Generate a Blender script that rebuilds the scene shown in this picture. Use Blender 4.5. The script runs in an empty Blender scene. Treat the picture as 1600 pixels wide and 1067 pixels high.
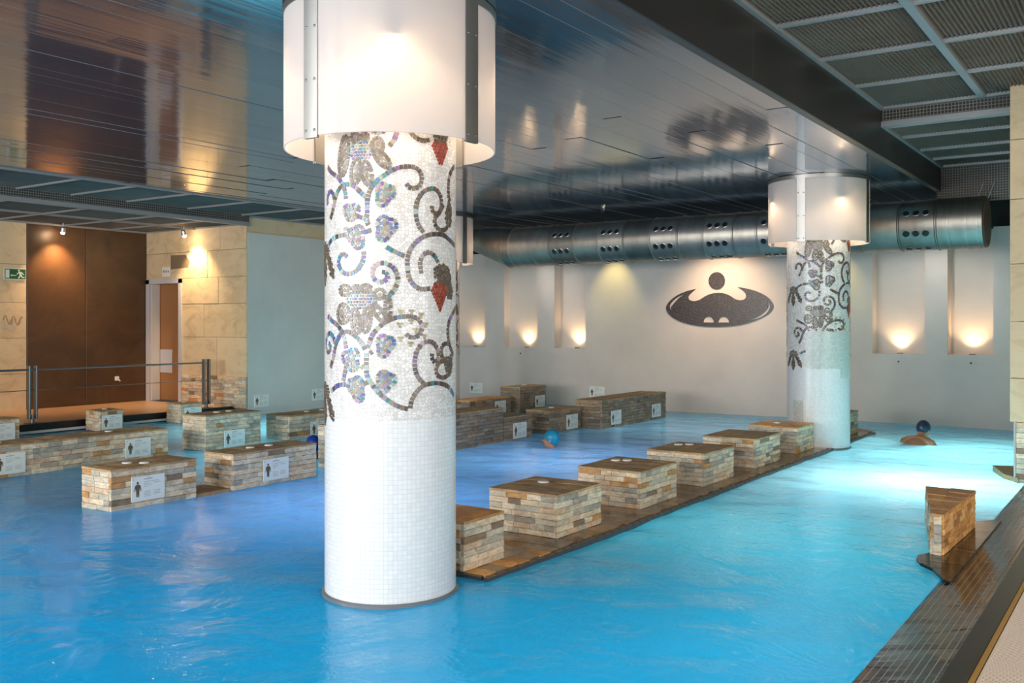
import bpy, bmesh, math, random
from mathutils import Vector, Matrix, noise
random.seed(11)
scene = bpy.context.scene
COL = scene.collection
PI = math.pi
R = math.radians

# ------------------------------------------------------------------ camera
cam_data = bpy.data.cameras.new('camera')
cam_data.sensor_width = 36.0
cam_data.lens = 1490 / 1600 * 36
cam_data.shift_y = -28.5 / 1600
cam_data.clip_start = 0.05
cam = bpy.data.objects.new('camera', cam_data)
COL.objects.link(cam)
cam.location = (0, 0, 1.6)
cam.rotation_euler = (R(90), 0, R(34.4))
scene.camera = cam

# ------------------------------------------------------------------ view, world
scene.view_settings.view_transform = 'Standard'
scene.view_settings.look = 'None'
scene.view_settings.gamma = 1.0
scene.view_settings.exposure = 0.0
scene.view_settings.use_curve_mapping = False
try:
    scene.cycles.use_denoising = True
    scene.cycles.max_bounces = 10
    scene.cycles.transmission_bounces = 6
    scene.cycles.sample_clamp_indirect = 25.0
    scene.cycles.caustics_reflective = False
    scene.cycles.caustics_refractive = False
except Exception:
    pass
world = bpy.data.worlds.new('world')
scene.world = world
world.use_nodes = True
bg = world.node_tree.nodes['Background']
bg.inputs[0].default_value = (0.75, 0.86, 1.0, 1)
bg.inputs[1].default_value = 1.0


def light(name, kind, loc, energy, color, size=0.1, size_y=None, target=None, angle=None, blend=0.5):
    d = bpy.data.lights.new(name, kind)
    d.energy = energy
    d.color = color
    if kind == 'AREA':
        d.size = size
        if size_y:
            d.shape = 'RECTANGLE'
            d.size_y = size_y
    else:
        d.shadow_soft_size = size
    if kind == 'SPOT':
        d.spot_size = R(angle or 90)
        d.spot_blend = blend
    o = bpy.data.objects.new(name, d)
    COL.objects.link(o)
    o.location = loc
    if target is not None:
        o.rotation_euler = (Vector(target) - Vector(loc)).to_track_quat('-Z', 'Y').to_euler()
    return o


DAY = (1.0, 0.955, 0.90)
WARM = (1.0, 0.66, 0.36)
WARM2 = (1.0, 0.78, 0.55)
# daylight entering through the windows behind and to the right of the camera
for (wx, we) in ((-11.0, 430), (-7.4, 330), (-3.8, 250), (-0.2, 250)):
    light('window_daylight', 'AREA', (wx, -4.35, 2.0), we, DAY, 2.6, 2.2, target=(wx, 6, 0.9))
for wy in (-1.6, 2.0, 5.6):
    light('window_daylight', 'AREA', (5.85, wy, 2.2), 150, DAY, 2.6, 2.0, target=(-3, wy + 1, 1.2))
# lamps below the water line
for (x, y, e, c, s) in [(-2.1, 12.9, 150, (0.62, 1.0, 1.0), 2.0), (-1.95, 10.3, 175, (0.85, 1.0, 1.0), 1.2), (-2.4, 7.2, 38, (0.12, 0.88, 1.0), 2.0),
                        (-2.4, 3.4, 24, (0.03, 0.60, 1.0), 2.6), (-4.9, 2.4, 26, (0.02, 0.52, 1.0), 2.6), (-7.8, 2.8, 28, (0.02, 0.52, 1.0), 2.8), (-10.4, 2.2, 24, (0.02, 0.52, 1.0), 2.4),
                        (-1.55, 5.8, 9, (0.15, 0.8, 1.0), 0.8), (-1.55, 4.6, 9, (0.1, 0.7, 1.0), 0.8), (-1.55, 3.4, 9, (0.06, 0.62, 1.0), 0.8),  # small lamps added to lift the dark water beside the slope
                        (-5.9, 6.2, 75, (0.28, 0.46, 1.0), 2.2), (-5.9, 9.6, 70, (0.45, 0.56, 1.0), 2.2), (-6.0, 13.6, 45, (0.80, 0.86, 1.0), 2.6),
                        (-8.8, 8.0, 60, (0.40, 0.85, 1.0), 1.2), (-11.4, 9.8, 75, (0.5, 0.95, 1.0), 1.6), (-11.2, 12.6, 55, (0.5, 0.95, 1.0), 1.6)]:
    light('pool_lamp', 'AREA', (x, y, -1.0), e, c, s, target=(x, y, 1))


# ------------------------------------------------------------------ helpers
def link(o, parent=None):
    COL.objects.link(o)
    if parent is not None:
        o.parent = parent
    return o


class MB:
    def __init__(self):
        self.v, self.f, self.mi, self.col, self.uv = [], [], [], None, None

    def add(self, vs, fs, mi=0):
        n = len(self.v)
        self.v += [tuple(p) for p in vs]
        self.f += [tuple(i + n for i in q) for q in fs]
        self.mi += [mi] * len(fs)
        return self

    def box(self, x0, x1, y0, y1, z0, z1, mi=0):
        return self.add([(x0, y0, z0), (x1, y0, z0), (x1, y1, z0), (x0, y1, z0), (x0, y0, z1), (x1, y0, z1), (x1, y1, z1), (x0, y1, z1)],
                        [(0, 3, 2, 1), (4, 5, 6, 7), (0, 1, 5, 4), (1, 2, 6, 5), (2, 3, 7, 6), (3, 0, 4, 7)], mi)

    def cbox(self, x0, x1, y0, y1, z0, z1, c=0.006, mi=0):
        """box with all edges chamfered"""
        vs, idx = [], {}
        X, Y, Z = (x0, x1), (y0, y1), (z0, z1)
        for i in (0, 1):
            for j in (0, 1):
                for k in (0, 1):
                    sx, sy, sz = (1 - 2 * i) * c, (1 - 2 * j) * c, (1 - 2 * k) * c
                    for a in range(3):
                        p = [X[i] + sx, Y[j] + sy, Z[k] + sz]
                        p[a] = (X[i], Y[j], Z[k])[a]
                        idx[i, j, k, a] = len(vs)
                        vs.append(p)
        fs = []
        for a in range(3):
            b, d = (a + 1) % 3, (a + 2) % 3
            for s in (0, 1):
                q = []
                for (u, w) in ((0, 0), (1, 0), (1, 1), (0, 1)):
                    k = [0, 0, 0]; k[a] = s; k[b] = u; k[d] = w
                    q.append(idx[k[0], k[1], k[2], a])
                fs.append(tuple(q if s else q[::-1]))
            for u in (0, 1):
                for w in (0, 1):
                    q = []
                    for (s, ax) in ((0, b), (1, b), (1, d), (0, d)):
                        k = [0, 0, 0]; k[a] = s; k[b] = u; k[d] = w
                        q.append(idx[k[0], k[1], k[2], ax])
                    fs.append(tuple(q if u == w else q[::-1]))
        for i in (0, 1):
            for j in (0, 1):
                for k in (0, 1):
                    t = [idx[i, j, k, a] for a in range(3)]
                    fs.append(tuple(t if (i + j + k) % 2 else t[::-1]))
        return self.add(vs, fs, mi)

    def lathe(self, prof, n=48, c=(0, 0), a0=0.0, a1=2 * PI, closed_prof=False, mi=0, cap=False):
        full = abs(a1 - a0 - 2 * PI) < 1e-6
        m = n if full else n + 1
        vs = []
        for i in range(m):
            a = a0 + (a1 - a0) * i / n
            for (r, z) in prof:
                vs.append((c[0] + r * math.cos(a), c[1] + r * math.sin(a), z))
        k = len(prof)
        fs = []
        for i in range(n):
            j = (i + 1) % m
            for p in range(k if closed_prof else k - 1):
                q = (p + 1) % k
                fs.append((i * k + p, j * k + p, j * k + q, i * k + q))
        if cap:
            fs.append(tuple(i * k + k - 1 for i in range(m)))
            fs.append(tuple(i * k for i in range(m))[::-1])
        if closed_prof and not full:
            fs.append(tuple(range(k)))
            fs.append(tuple((m - 1) * k + p for p in range(k))[::-1])
        return self.add(vs, fs, mi)

    def tube(self, pts, r, n=8, mi=0, taper=None):
        pts = [Vector(p) for p in pts]
        vs, fs = [], []
        up = Vector((0, 0, 1))
        for i, p in enumerate(pts):
            t = (pts[min(i + 1, len(pts) - 1)] - pts[max(i - 1, 0)]).normalized()
            s = t.cross(up)
            if s.length < 1e-3:
                s = t.cross(Vector((1, 0, 0)))
            s.normalize()
            w = s.cross(t)
            rr = r if taper is None else r * taper[i]
            for j in range(n):
                a = 2 * PI * j / n
                vs.append(p + rr * (math.cos(a) * s + math.sin(a) * w))
        for i in range(len(pts) - 1):
            for j in range(n):
                k = (j + 1) % n
                fs.append((i * n + j, i * n + k, (i + 1) * n + k, (i + 1) * n + j))
        fs.append(tuple(range(n))[::-1])
        fs.append(tuple((len(pts) - 1) * n + j for j in range(n)))
        return self.add(vs, fs, mi)

    def mesh(self, name, mats, smooth=False, off=(0, 0, 0)):
        me = bpy.data.meshes.new(name)
        ox, oy, oz = off
        me.from_pydata([(x - ox, y - oy, z - oz) for x, y, z in self.v], [], self.f)
        for m in (mats if isinstance(mats, (list, tuple)) else [mats]):
            me.materials.append(m)
        me.polygons.foreach_set('material_index', self.mi)
        if smooth:
            me.polygons.foreach_set('use_smooth', [True] * len(self.f))
            if smooth != 'all':
                try:
                    me.set_sharp_from_angle(angle=R(38))
                except Exception:
                    pass
        if self.col:
            a = me.color_attributes.new('Col', 'FLOAT_COLOR', 'POINT')
            flat = []
            for c in self.col:
                flat += [c[0], c[1], c[2], 1.0]
            a.data.foreach_set('color', flat)
        me.update()
        return me

    def build(self, name, mats, parent=None, smooth=False):
        off = tuple(parent.location) if parent is not None else (0, 0, 0)
        if parent is not None and parent.parent is not None:
            off = tuple(Vector(off) + parent.parent.location)
        o = bpy.data.objects.new(name, self.mesh(name, mats, smooth, off))
        return link(o, parent)


def place(name, me, loc, rot=(0, 0, 0), scale=(1, 1, 1), parent=None):
    """an object that shares mesh data; loc in world space, parents are unrotated"""
    o = bpy.data.objects.new(name, me)
    link(o, parent)
    p = Vector(loc)
    q = parent
    while q is not None:
        p = p - q.location
        q = q.parent
    o.location = p
    o.rotation_euler = rot
    o.scale = scale
    return o


def thing(name, label, cat, loc, group=None):
    o = bpy.data.objects.new(name, None)
    COL.objects.link(o)
    o.empty_display_size = 0.1
    o.location = loc
    o['label'] = label
    o['category'] = cat
    if group:
        o['group'] = group
    return o


def tag(o, label, cat, group=None, kind=None):
    o['label'] = label
    o['category'] = cat
    if group:
        o['group'] = group
    if kind:
        o['kind'] = kind
    return o


def struct(o, label=None):
    o['kind'] = 'structure'
    if label:
        o['label'] = label
    return o


# ------------------------------------------------------------------ materials
def new_mat(name):
    m = bpy.data.materials.new(name)
    m.use_nodes = True
    nt = m.node_tree
    b = nt.nodes['Principled BSDF']
    return m, nt, b, nt.nodes, nt.links


def plain(name, col, rough=0.5, metal=0.0, spec=0.5, emit=None, strength=0.0):
    m, nt, b, N, L = new_mat(name)
    b.inputs['Base Color'].default_value = (*col, 1)
    b.inputs['Roughness'].default_value = rough
    b.inputs['Metallic'].default_value = metal
    b.inputs['Specular IOR Level'].default_value = spec
    if emit:
        b.inputs['Emission Color'].default_value = (*emit, 1)
        b.inputs['Emission Strength'].default_value = strength
    return m


def ramp(N, stops, interp='LINEAR'):
    r = N.new('ShaderNodeValToRGB')
    r.color_ramp.interpolation = interp
    e = r.color_ramp.elements
    while len(e) < len(stops):
        e.new(0.5)
    for i, (p, c) in enumerate(stops):
        e[i].position = p
        e[i].color = (*c, 1)
    return r


def mixrgb(N, L, a, b, fac, mode='MIX'):
    m = N.new('ShaderNodeMix')
    m.data_type = 'RGBA'
    m.blend_type = mode
    for sock, val in ((m.inputs[0], fac), (m.inputs[6], a), (m.inputs[7], b)):
        if hasattr(val, 'is_output'):
            L.new(val, sock)
        elif isinstance(val, (int, float)):
            sock.default_value = val
        else:
            sock.default_value = (*val, 1)
    return m.outputs[2]


def noise_tex(N, L, scale, detail=4, rough=0.55, vec=None, dist=0.0):
    n = N.new('ShaderNodeTexNoise')
    n.inputs['Scale'].default_value = scale
    n.inputs['Detail'].default_value = detail
    n.inputs['Roughness'].default_value = rough
    n.inputs['Distortion'].default_value = dist
    if vec is not None:
        L.new(vec, n.inputs['Vector'])
    return n


def coords(N, L, kind='Object', scale=(1, 1, 1), rot=(0, 0, 0)):
    t = N.new('ShaderNodeTexCoord')
    mp = N.new('ShaderNodeMapping')
    mp.inputs['Scale'].default_value = scale
    mp.inputs['Rotation'].default_value = rot
    L.new(t.outputs[kind], mp.inputs['Vector'])
    return mp.outputs[0]


def world_pos(N, L, scale=(1, 1, 1)):
    g = N.new('ShaderNodeNewGeometry')
    mp = N.new('ShaderNodeMapping')
    mp.inputs['Scale'].default_value = scale
    L.new(g.outputs['Position'], mp.inputs['Vector'])
    return mp.outputs[0]


def bump(N, L, b, h, strength=0.3, dist=0.01):
    n = N.new('ShaderNodeBump')
    n.inputs['Strength'].default_value = strength
    n.inputs['Distance'].default_value = dist
    L.new(h, n.inputs['Height'])
    L.new(n.outputs[0], b.inputs['Normal'])
    return n


def stone_mat(name, stops, rough=0.6, var=0.35, scale=14, bumps=0.5, spec=0.3):
    """every piece takes its own colour from the stops, with streaky natural grain"""
    m, nt, b, N, L = new_mat(name)
    oi = N.new('ShaderNodeObjectInfo')
    r = ramp(N, stops, 'CONSTANT')
    L.new(oi.outputs['Random'], r.inputs[0])
    p = world_pos(N, L, (1, 1, 2.2))
    n1 = noise_tex(N, L, scale, 6, 0.65, p, 0.6)
    n2 = noise_tex(N, L, scale * 0.35, 3, 0.5, p)
    rr = ramp(N, [(0.3, (0.62, 0.58, 0.54)), (0.7, (1.22, 1.2, 1.18))])
    L.new(n1.outputs[0], rr.inputs[0])
    c = mixrgb(N, L, r.outputs[0], rr.outputs[0], 1.0, 'MULTIPLY')
    rust = ramp(N, [(0.58, (0, 0, 0)), (0.72, (1, 1, 1))])
    L.new(n2.outputs[0], rust.inputs[0])
    mul = N.new('ShaderNodeMath'); mul.operation = 'MULTIPLY'; mul.inputs[1].default_value = var
    L.new(rust.outputs[0], mul.inputs[0])
    c = mixrgb(N, L, c, (0.42, 0.21, 0.075), mul.outputs[0])
    L.new(c, b.inputs['Base Color'])
    b.inputs['Roughness'].default_value = rough
    b.inputs['Specular IOR Level'].default_value = spec
    bump(N, L, b, n1.outputs[0], bumps, 0.012)
    return m


STONE = stone_mat('quartzite_veneer', [(0.0, (0.823, 0.678, 0.490)), (0.13, (0.648, 0.593, 0.478)), (0.26, (0.860, 0.774, 0.604)), (0.36, (0.548, 0.532, 0.444)),
                                       (0.47, (0.748, 0.569, 0.398)), (0.57, (0.847, 0.726, 0.535)), (0.68, (0.449, 0.436, 0.376)), (0.76, (0.698, 0.629, 0.490)),
                                       (0.86, (0.623, 0.351, 0.148)), (0.92, (0.299, 0.230, 0.159)), (0.96, (0.773, 0.702, 0.569))])
STONE_BROWN = stone_mat('brown_veneer', [(0.0, (0.36, 0.28, 0.20)), (0.15, (0.30, 0.25, 0.19)), (0.3, (0.40, 0.34, 0.26)), (0.45, (0.27, 0.25, 0.21)),  # browner, darker stops than the main veneer
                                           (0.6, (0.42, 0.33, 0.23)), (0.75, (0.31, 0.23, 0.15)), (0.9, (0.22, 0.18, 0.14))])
STONE_ORANGE = stone_mat('ochre_veneer', [(0.0, (0.780, 0.420, 0.145)), (0.2, (0.660, 0.349, 0.121)), (0.4, (0.850, 0.504, 0.194)), (0.55, (0.540, 0.280, 0.097)),
                                          (0.7, (0.826, 0.532, 0.242)), (0.88, (0.450, 0.239, 0.097))])
SLATE_TOP = stone_mat('brown_slate_top', [(0.0, (0.54, 0.36, 0.19)), (0.25, (0.46, 0.31, 0.165)), (0.5, (0.60, 0.41, 0.21)), (0.75, (0.50, 0.345, 0.195))],
                      rough=0.6, scale=9, bumps=0.7, spec=0.4)
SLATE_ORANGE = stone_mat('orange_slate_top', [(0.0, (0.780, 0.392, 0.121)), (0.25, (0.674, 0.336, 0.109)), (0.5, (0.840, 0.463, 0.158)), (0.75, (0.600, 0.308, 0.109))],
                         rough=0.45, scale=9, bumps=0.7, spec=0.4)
PAVER = stone_mat('wet_paver', [(0.0, (0.30, 0.19, 0.10)), (0.2, (0.24, 0.155, 0.085)), (0.4, (0.36, 0.23, 0.12)), (0.6, (0.20, 0.14, 0.09)), (0.8, (0.42, 0.27, 0.13))],
                  rough=0.16, scale=8, bumps=0.35, spec=0.6)
CORE = plain('mortar_core', (0.36, 0.30, 0.23), 0.85)


def sand_mat():
    m, nt, b, N, L = new_mat('sandstone_slab')
    oi = N.new('ShaderNodeObjectInfo')
    r = ramp(N, [(0, (0.70, 0.55, 0.34)), (0.5, (0.74, 0.59, 0.38)), (1, (0.67, 0.53, 0.33))])
    L.new(oi.outputs['Random'], r.inputs[0])
    p = world_pos(N, L, (1, 1, 1.6))
    n1 = noise_tex(N, L, 2.4, 7, 0.62, p, 1.2)
    rr = ramp(N, [(0.30, (0.80, 0.76, 0.70)), (0.5, (1.0, 1.0, 1.0)), (0.75, (1.06, 1.05, 1.02))])
    L.new(n1.outputs[0], rr.inputs[0])
    c = mixrgb(N, L, r.outputs[0], rr.outputs[0], 1.0, 'MULTIPLY')
    L.new(c, b.inputs['Base Color'])
    b.inputs['Roughness'].default_value = 0.7
    bump(N, L, b, n1.outputs[0], 0.25, 0.02)
    return m


SAND = sand_mat()


def wall_mat(name, base, warm=None, scale=1.2):
    m, nt, b, N, L = new_mat(name)
    p = world_pos(N, L)
    n = noise_tex(N, L, scale, 5, 0.6, p)
    d = tuple(c * 0.88 for c in base)
    r = ramp(N, [(0.3, d), (0.7, base)])
    L.new(n.outputs[0], r.inputs[0])
    L.new(r.outputs[0], b.inputs['Base Color'])
    b.inputs['Roughness'].default_value = 0.75
    n2 = noise_tex(N, L, 60, 3, 0.6, p)
    bump(N, L, b, n2.outputs[0], 0.12, 0.004)
    return m


WALL = wall_mat('pale_stucco', (0.72, 0.68, 0.64))
WALL_GREEN = wall_mat('pale_grey_panel', (0.70, 0.72, 0.67))
DARK = plain('dark_void_shade', (0.025, 0.025, 0.025), 0.8)


def brown_mat():
    m, nt, b, N, L = new_mat('brown_oxide_panel')
    p = world_pos(N, L)
    n = noise_tex(N, L, 1.3, 8, 0.66, p, 0.8)
    r = ramp(N, [(0.28, (0.055, 0.028, 0.014)), (0.5, (0.095, 0.048, 0.022)), (0.75, (0.135, 0.070, 0.032))])
    L.new(n.outputs[0], r.inputs[0])
    L.new(r.outputs[0], b.inputs['Base Color'])
    b.inputs['Roughness'].default_value = 0.42
    return m


BROWN = brown_mat()
WOOD = plain('door_wood', (0.36, 0.17, 0.065), 0.5)
FRAME = plain('pale_grey_frame', (0.58, 0.57, 0.60), 0.4)
ALU = plain('brushed_aluminium', (0.55, 0.55, 0.57), 0.35, 0.9)
STEEL = plain('brushed_steel', (0.36, 0.35, 0.33), 0.42, 1.0)
STEEL_DARK = plain('grey_steel', (0.24, 0.25, 0.26), 0.4, 0.9)
BARGREY = plain('grey_painted_bar', (0.34, 0.36, 0.37), 0.45, 0.3)
BLACK = plain('black_rubber', (0.012, 0.012, 0.014), 0.35)
WHITEP = plain('white_plastic', (0.82, 0.81, 0.77), 0.35)
SIGNW = plain('sign_white', (0.86, 0.91, 0.87), 0.35)
PRINT = plain('sign_print', (0.15, 0.105, 0.06), 0.6)
PRINTG = plain('sign_grey_print', (0.44, 0.48, 0.46), 0.6)
GREEN = plain('exit_green', (0.010, 0.125, 0.045), 0.45)
EXITW = plain('exit_white', (0.80, 0.85, 0.76), 0.5)
TERRA = plain('terracotta_deck', (0.72, 0.46, 0.29), 0.35)
BULB = plain('lamp_glow', (1, 0.9, 0.7), 0.4, emit=(1.0, 0.74, 0.46), strength=160)
BULB_SPOT = plain('spot_glow', (1, 0.9, 0.7), 0.4, emit=(1.0, 0.70, 0.40), strength=220)
BULB_NICHE = plain('uplight_glow', (1, 0.9, 0.7), 0.4, emit=(1.0, 0.74, 0.45), strength=25)


def slat_mat():
    m, nt, b, N, L = new_mat('polished_metal_slat')
    oi = N.new('ShaderNodeObjectInfo')
    r = ramp(N, [(0, (0.175, 0.235, 0.305)), (0.5, (0.20, 0.26, 0.33)), (1, (0.235, 0.285, 0.35))])
    L.new(oi.outputs['Random'], r.inputs[0])
    L.new(r.outputs[0], b.inputs['Base Color'])
    b.inputs['Metallic'].default_value = 0.80  # bluish diffuse share puts a veil of daylight haze into the slats
    b.inputs['Roughness'].default_value = 0.085
    p = world_pos(N, L, (6.0, 0.45, 1))
    n = noise_tex(N, L, 1.0, 3, 0.5, p)
    bump(N, L, b, n.outputs[0], 0.13, 0.02)
    return m


SLAT = slat_mat()
SEAM = plain('slat_seam', (0.30, 0.31, 0.32), 0.45, 0.5)


def mesh_panel_mat(name, a, bcol):
    m, nt, b, N, L = new_mat(name)
    p = world_pos(N, L)
    n = noise_tex(N, L, 1.1, 5, 0.6, p)
    r = ramp(N, [(0.35, a), (0.62, bcol), (0.80, (0.22, 0.15, 0.08))])
    L.new(n.outputs[0], r.inputs[0])
    L.new(r.outputs[0], b.inputs['Base Color'])
    b.inputs['Roughness'].default_value = 0.5
    b.inputs['Metallic'].default_value = 0.2
    return m


PANEL = mesh_panel_mat('corrugated_panel', (0.115, 0.10, 0.085), (0.17, 0.15, 0.13))
PANEL_DARK = mesh_panel_mat('dark_corrugated_panel', (0.085, 0.08, 0.075), (0.12, 0.115, 0.105))


def grille_mat():
    m, nt, b, N, L = new_mat('square_wire_mesh')
    g = N.new('ShaderNodeNewGeometry')
    sx = N.new('ShaderNodeSeparateXYZ')
    L.new(g.outputs['Position'], sx.inputs[0])
    outs = []
    ad = N.new('ShaderNodeMath'); ad.operation = 'ADD'
    L.new(sx.outputs[0], ad.inputs[0]); L.new(sx.outputs[1], ad.inputs[1])
    for o in (ad.outputs[0], sx.outputs[2]):
        k = N.new('ShaderNodeMath'); k.operation = 'PINGPONG'; k.inputs[1].default_value = 0.0175
        L.new(o, k.inputs[0])
        t = N.new('ShaderNodeMath'); t.operation = 'LESS_THAN'; t.inputs[1].default_value = 0.0045
        L.new(k.outputs[0], t.inputs[0])
        outs.append(t.outputs[0])
    mx = N.new('ShaderNodeMath'); mx.operation = 'MAXIMUM'
    L.new(outs[0], mx.inputs[0]); L.new(outs[1], mx.inputs[1])
    c = mixrgb(N, L, (0.02, 0.02, 0.018), (0.20, 0.20, 0.18), mx.outputs[0])
    L.new(c, b.inputs['Base Color'])
    b.inputs['Roughness'].default_value = 0.5
    return m


GRILLE = grille_mat()


def beam_mat():
    m, nt, b, N, L = new_mat('dark_bulkhead')
    n = noise_tex(N, L, 0.9, 4, 0.5, world_pos(N, L))
    r = ramp(N, [(0.3, (0.018, 0.016, 0.014)), (0.7, (0.034, 0.031, 0.028))])
    L.new(n.outputs[0], r.inputs[0])
    L.new(r.outputs[0], b.inputs['Base Color'])
    b.inputs['Roughness'].default_value = 0.38
    return m


BEAM = beam_mat()


def duct_mat():
    m, nt, b, N, L = new_mat('galvanised_duct')
    p = world_pos(N, L, (3, 1, 1))
    n = noise_tex(N, L, 2.5, 4, 0.6, p)
    r = ramp(N, [(0.3, (0.345, 0.32, 0.285)), (0.7, (0.47, 0.44, 0.395))])
    L.new(n.outputs[0], r.inputs[0])
    oi = N.new('ShaderNodeObjectInfo')
    tone = ramp(N, [(0.0, (0.78, 0.77, 0.75)), (0.5, (1.0, 0.99, 0.97)), (1.0, (1.2, 1.2, 1.18))])
    L.new(oi.outputs['Random'], tone.inputs[0])
    L.new(mixrgb(N, L, r.outputs[0], tone.outputs[0], 1.0, 'MULTIPLY'), b.inputs['Base Color'])
    b.inputs['Metallic'].default_value = 1.0
    b.inputs['Roughness'].default_value = 0.44
    bump(N, L, b, n.outputs[0], 0.1, 0.02)
    return m


DUCT = duct_mat()


def mosaic_white(voronoi):
    m, nt, b, N, L = new_mat('white_tesserae' if voronoi else 'white_square_mosaic')
    uv = N.new('ShaderNodeUVMap')
    if voronoi:
        v = N.new('ShaderNodeTexVoronoi'); v.voronoi_dimensions = '2D'; v.feature = 'DISTANCE_TO_EDGE'
        v.inputs['Scale'].default_value = 48; v.inputs['Randomness'].default_value = 0.75
        v2 = N.new('ShaderNodeTexVoronoi'); v2.voronoi_dimensions = '2D'
        v2.inputs['Scale'].default_value = 48; v2.inputs['Randomness'].default_value = 0.75
        L.new(uv.outputs[0], v.inputs['Vector']); L.new(uv.outputs[0], v2.inputs['Vector'])
        r = ramp(N, [(0.0, (0.56, 0.53, 0.50)), (0.035, (0.70, 0.68, 0.65)), (0.075, (1, 1, 1))])
        L.new(v.outputs['Distance'], r.inputs[0])
        sp = N.new('ShaderNodeSeparateColor'); L.new(v2.outputs['Color'], sp.inputs[0])
        t = ramp(N, [(0, (0.66, 0.63, 0.60)), (0.5, (0.78, 0.77, 0.75)), (1, (0.85, 0.84, 0.82))])
        L.new(sp.outputs[0], t.inputs[0])
        c = mixrgb(N, L, t.outputs[0], r.outputs[0], 1.0, 'MULTIPLY')
        h = r.outputs[0]
    else:
        br = N.new('ShaderNodeTexBrick')
        br.offset = 0.0
        br.inputs['Scale'].default_value = 1.0
        br.inputs['Mortar Size'].default_value = 0.0016
        br.inputs['Mortar Smooth'].default_value = 0.3
        br.inputs['Brick Width'].default_value = 0.0265
        br.inputs['Row Height'].default_value = 0.0265
        br.inputs['Color1'].default_value = (0.84, 0.85, 0.85, 1)
        br.inputs['Color2'].default_value = (0.76, 0.78, 0.785, 1)
        br.inputs['Mortar'].default_value = (0.66, 0.68, 0.68, 1)
        L.new(uv.outputs[0], br.inputs['Vector'])
        c = br.outputs['Color']
        h = c
    L.new(c, b.inputs['Base Color'])
    b.inputs['Roughness'].default_value = 0.25
    b.inputs['Specular IOR Level'].default_value = 0.6
    bump(N, L, b, h, 0.25, 0.003)
    return m


MOSA = mosaic_white(True)
MOSB = mosaic_white(False)


def patch_mat():
    m, nt, b, N, L = new_mat('speckled_green_white_mosaic')
    uv = N.new('ShaderNodeUVMap')
    br = N.new('ShaderNodeTexBrick'); br.offset = 0.0
    br.inputs['Scale'].default_value = 1.0
    br.inputs['Mortar Size'].default_value = 0.002
    br.inputs['Brick Width'].default_value = 0.026
    br.inputs['Row Height'].default_value = 0.026
    br.inputs['Color1'].default_value = (0.66, 0.70, 0.66, 1)
    br.inputs['Color2'].default_value = (0.52, 0.57, 0.52, 1)
    br.inputs['Mortar'].default_value = (0.55, 0.58, 0.55, 1)
    L.new(uv.outputs[0], br.inputs['Vector'])
    L.new(br.outputs['Color'], b.inputs['Base Color'])
    b.inputs['Roughness'].default_value = 0.3
    return m


PATCH = patch_mat()


def tess_mat():
    m, nt, b, N, L = new_mat('iridescent_tesserae')
    a = N.new('ShaderNodeVertexColor'); a.layer_name = 'Col'
    L.new(a.outputs[0], b.inputs['Base Color'])
    b.inputs['Roughness'].default_value = 0.3
    b.inputs['Specular IOR Level'].default_value = 0.5
    return m


TESS = tess_mat()


def shade_mat():
    m, nt, b, N, L = new_mat('opal_acrylic_shade')
    out = N['Material Output']
    d = N.new('ShaderNodeBsdfDiffuse'); d.inputs[0].default_value = (0.81, 0.775, 0.78, 1)
    t = N.new('ShaderNodeBsdfTranslucent'); t.inputs[0].default_value = (0.95, 0.90, 0.85, 1)
    g = N.new('ShaderNodeBsdfGlossy'); g.inputs['Roughness'].default_value = 0.25
    mx = N.new('ShaderNodeMixShader'); mx.inputs[0].default_value = 0.42
    L.new(d.outputs[0], mx.inputs[1]); L.new(t.outputs[0], mx.inputs[2])
    m2 = N.new('ShaderNodeMixShader'); m2.inputs[0].default_value = 0.05
    L.new(mx.outputs[0], m2.inputs[1]); L.new(g.outputs[0], m2.inputs[2])
    L.new(m2.outputs[0], out.inputs[0])
    return m


SHADE = shade_mat()


def granite_mat():
    m, nt, b, N, L = new_mat('speckled_granite')
    p = world_pos(N, L)
    v = noise_tex(N, L, 55, 2, 0.7, p)
    r = ramp(N, [(0.46, (0.030, 0.026, 0.027)), (0.64, (0.085, 0.075, 0.075)), (0.74, (0.42, 0.40, 0.38))])
    L.new(v.outputs[0], r.inputs[0])
    L.new(r.outputs[0], b.inputs['Base Color'])
    b.inputs['Roughness'].default_value = 0.3
    return m


GRANITE = granite_mat()


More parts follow.
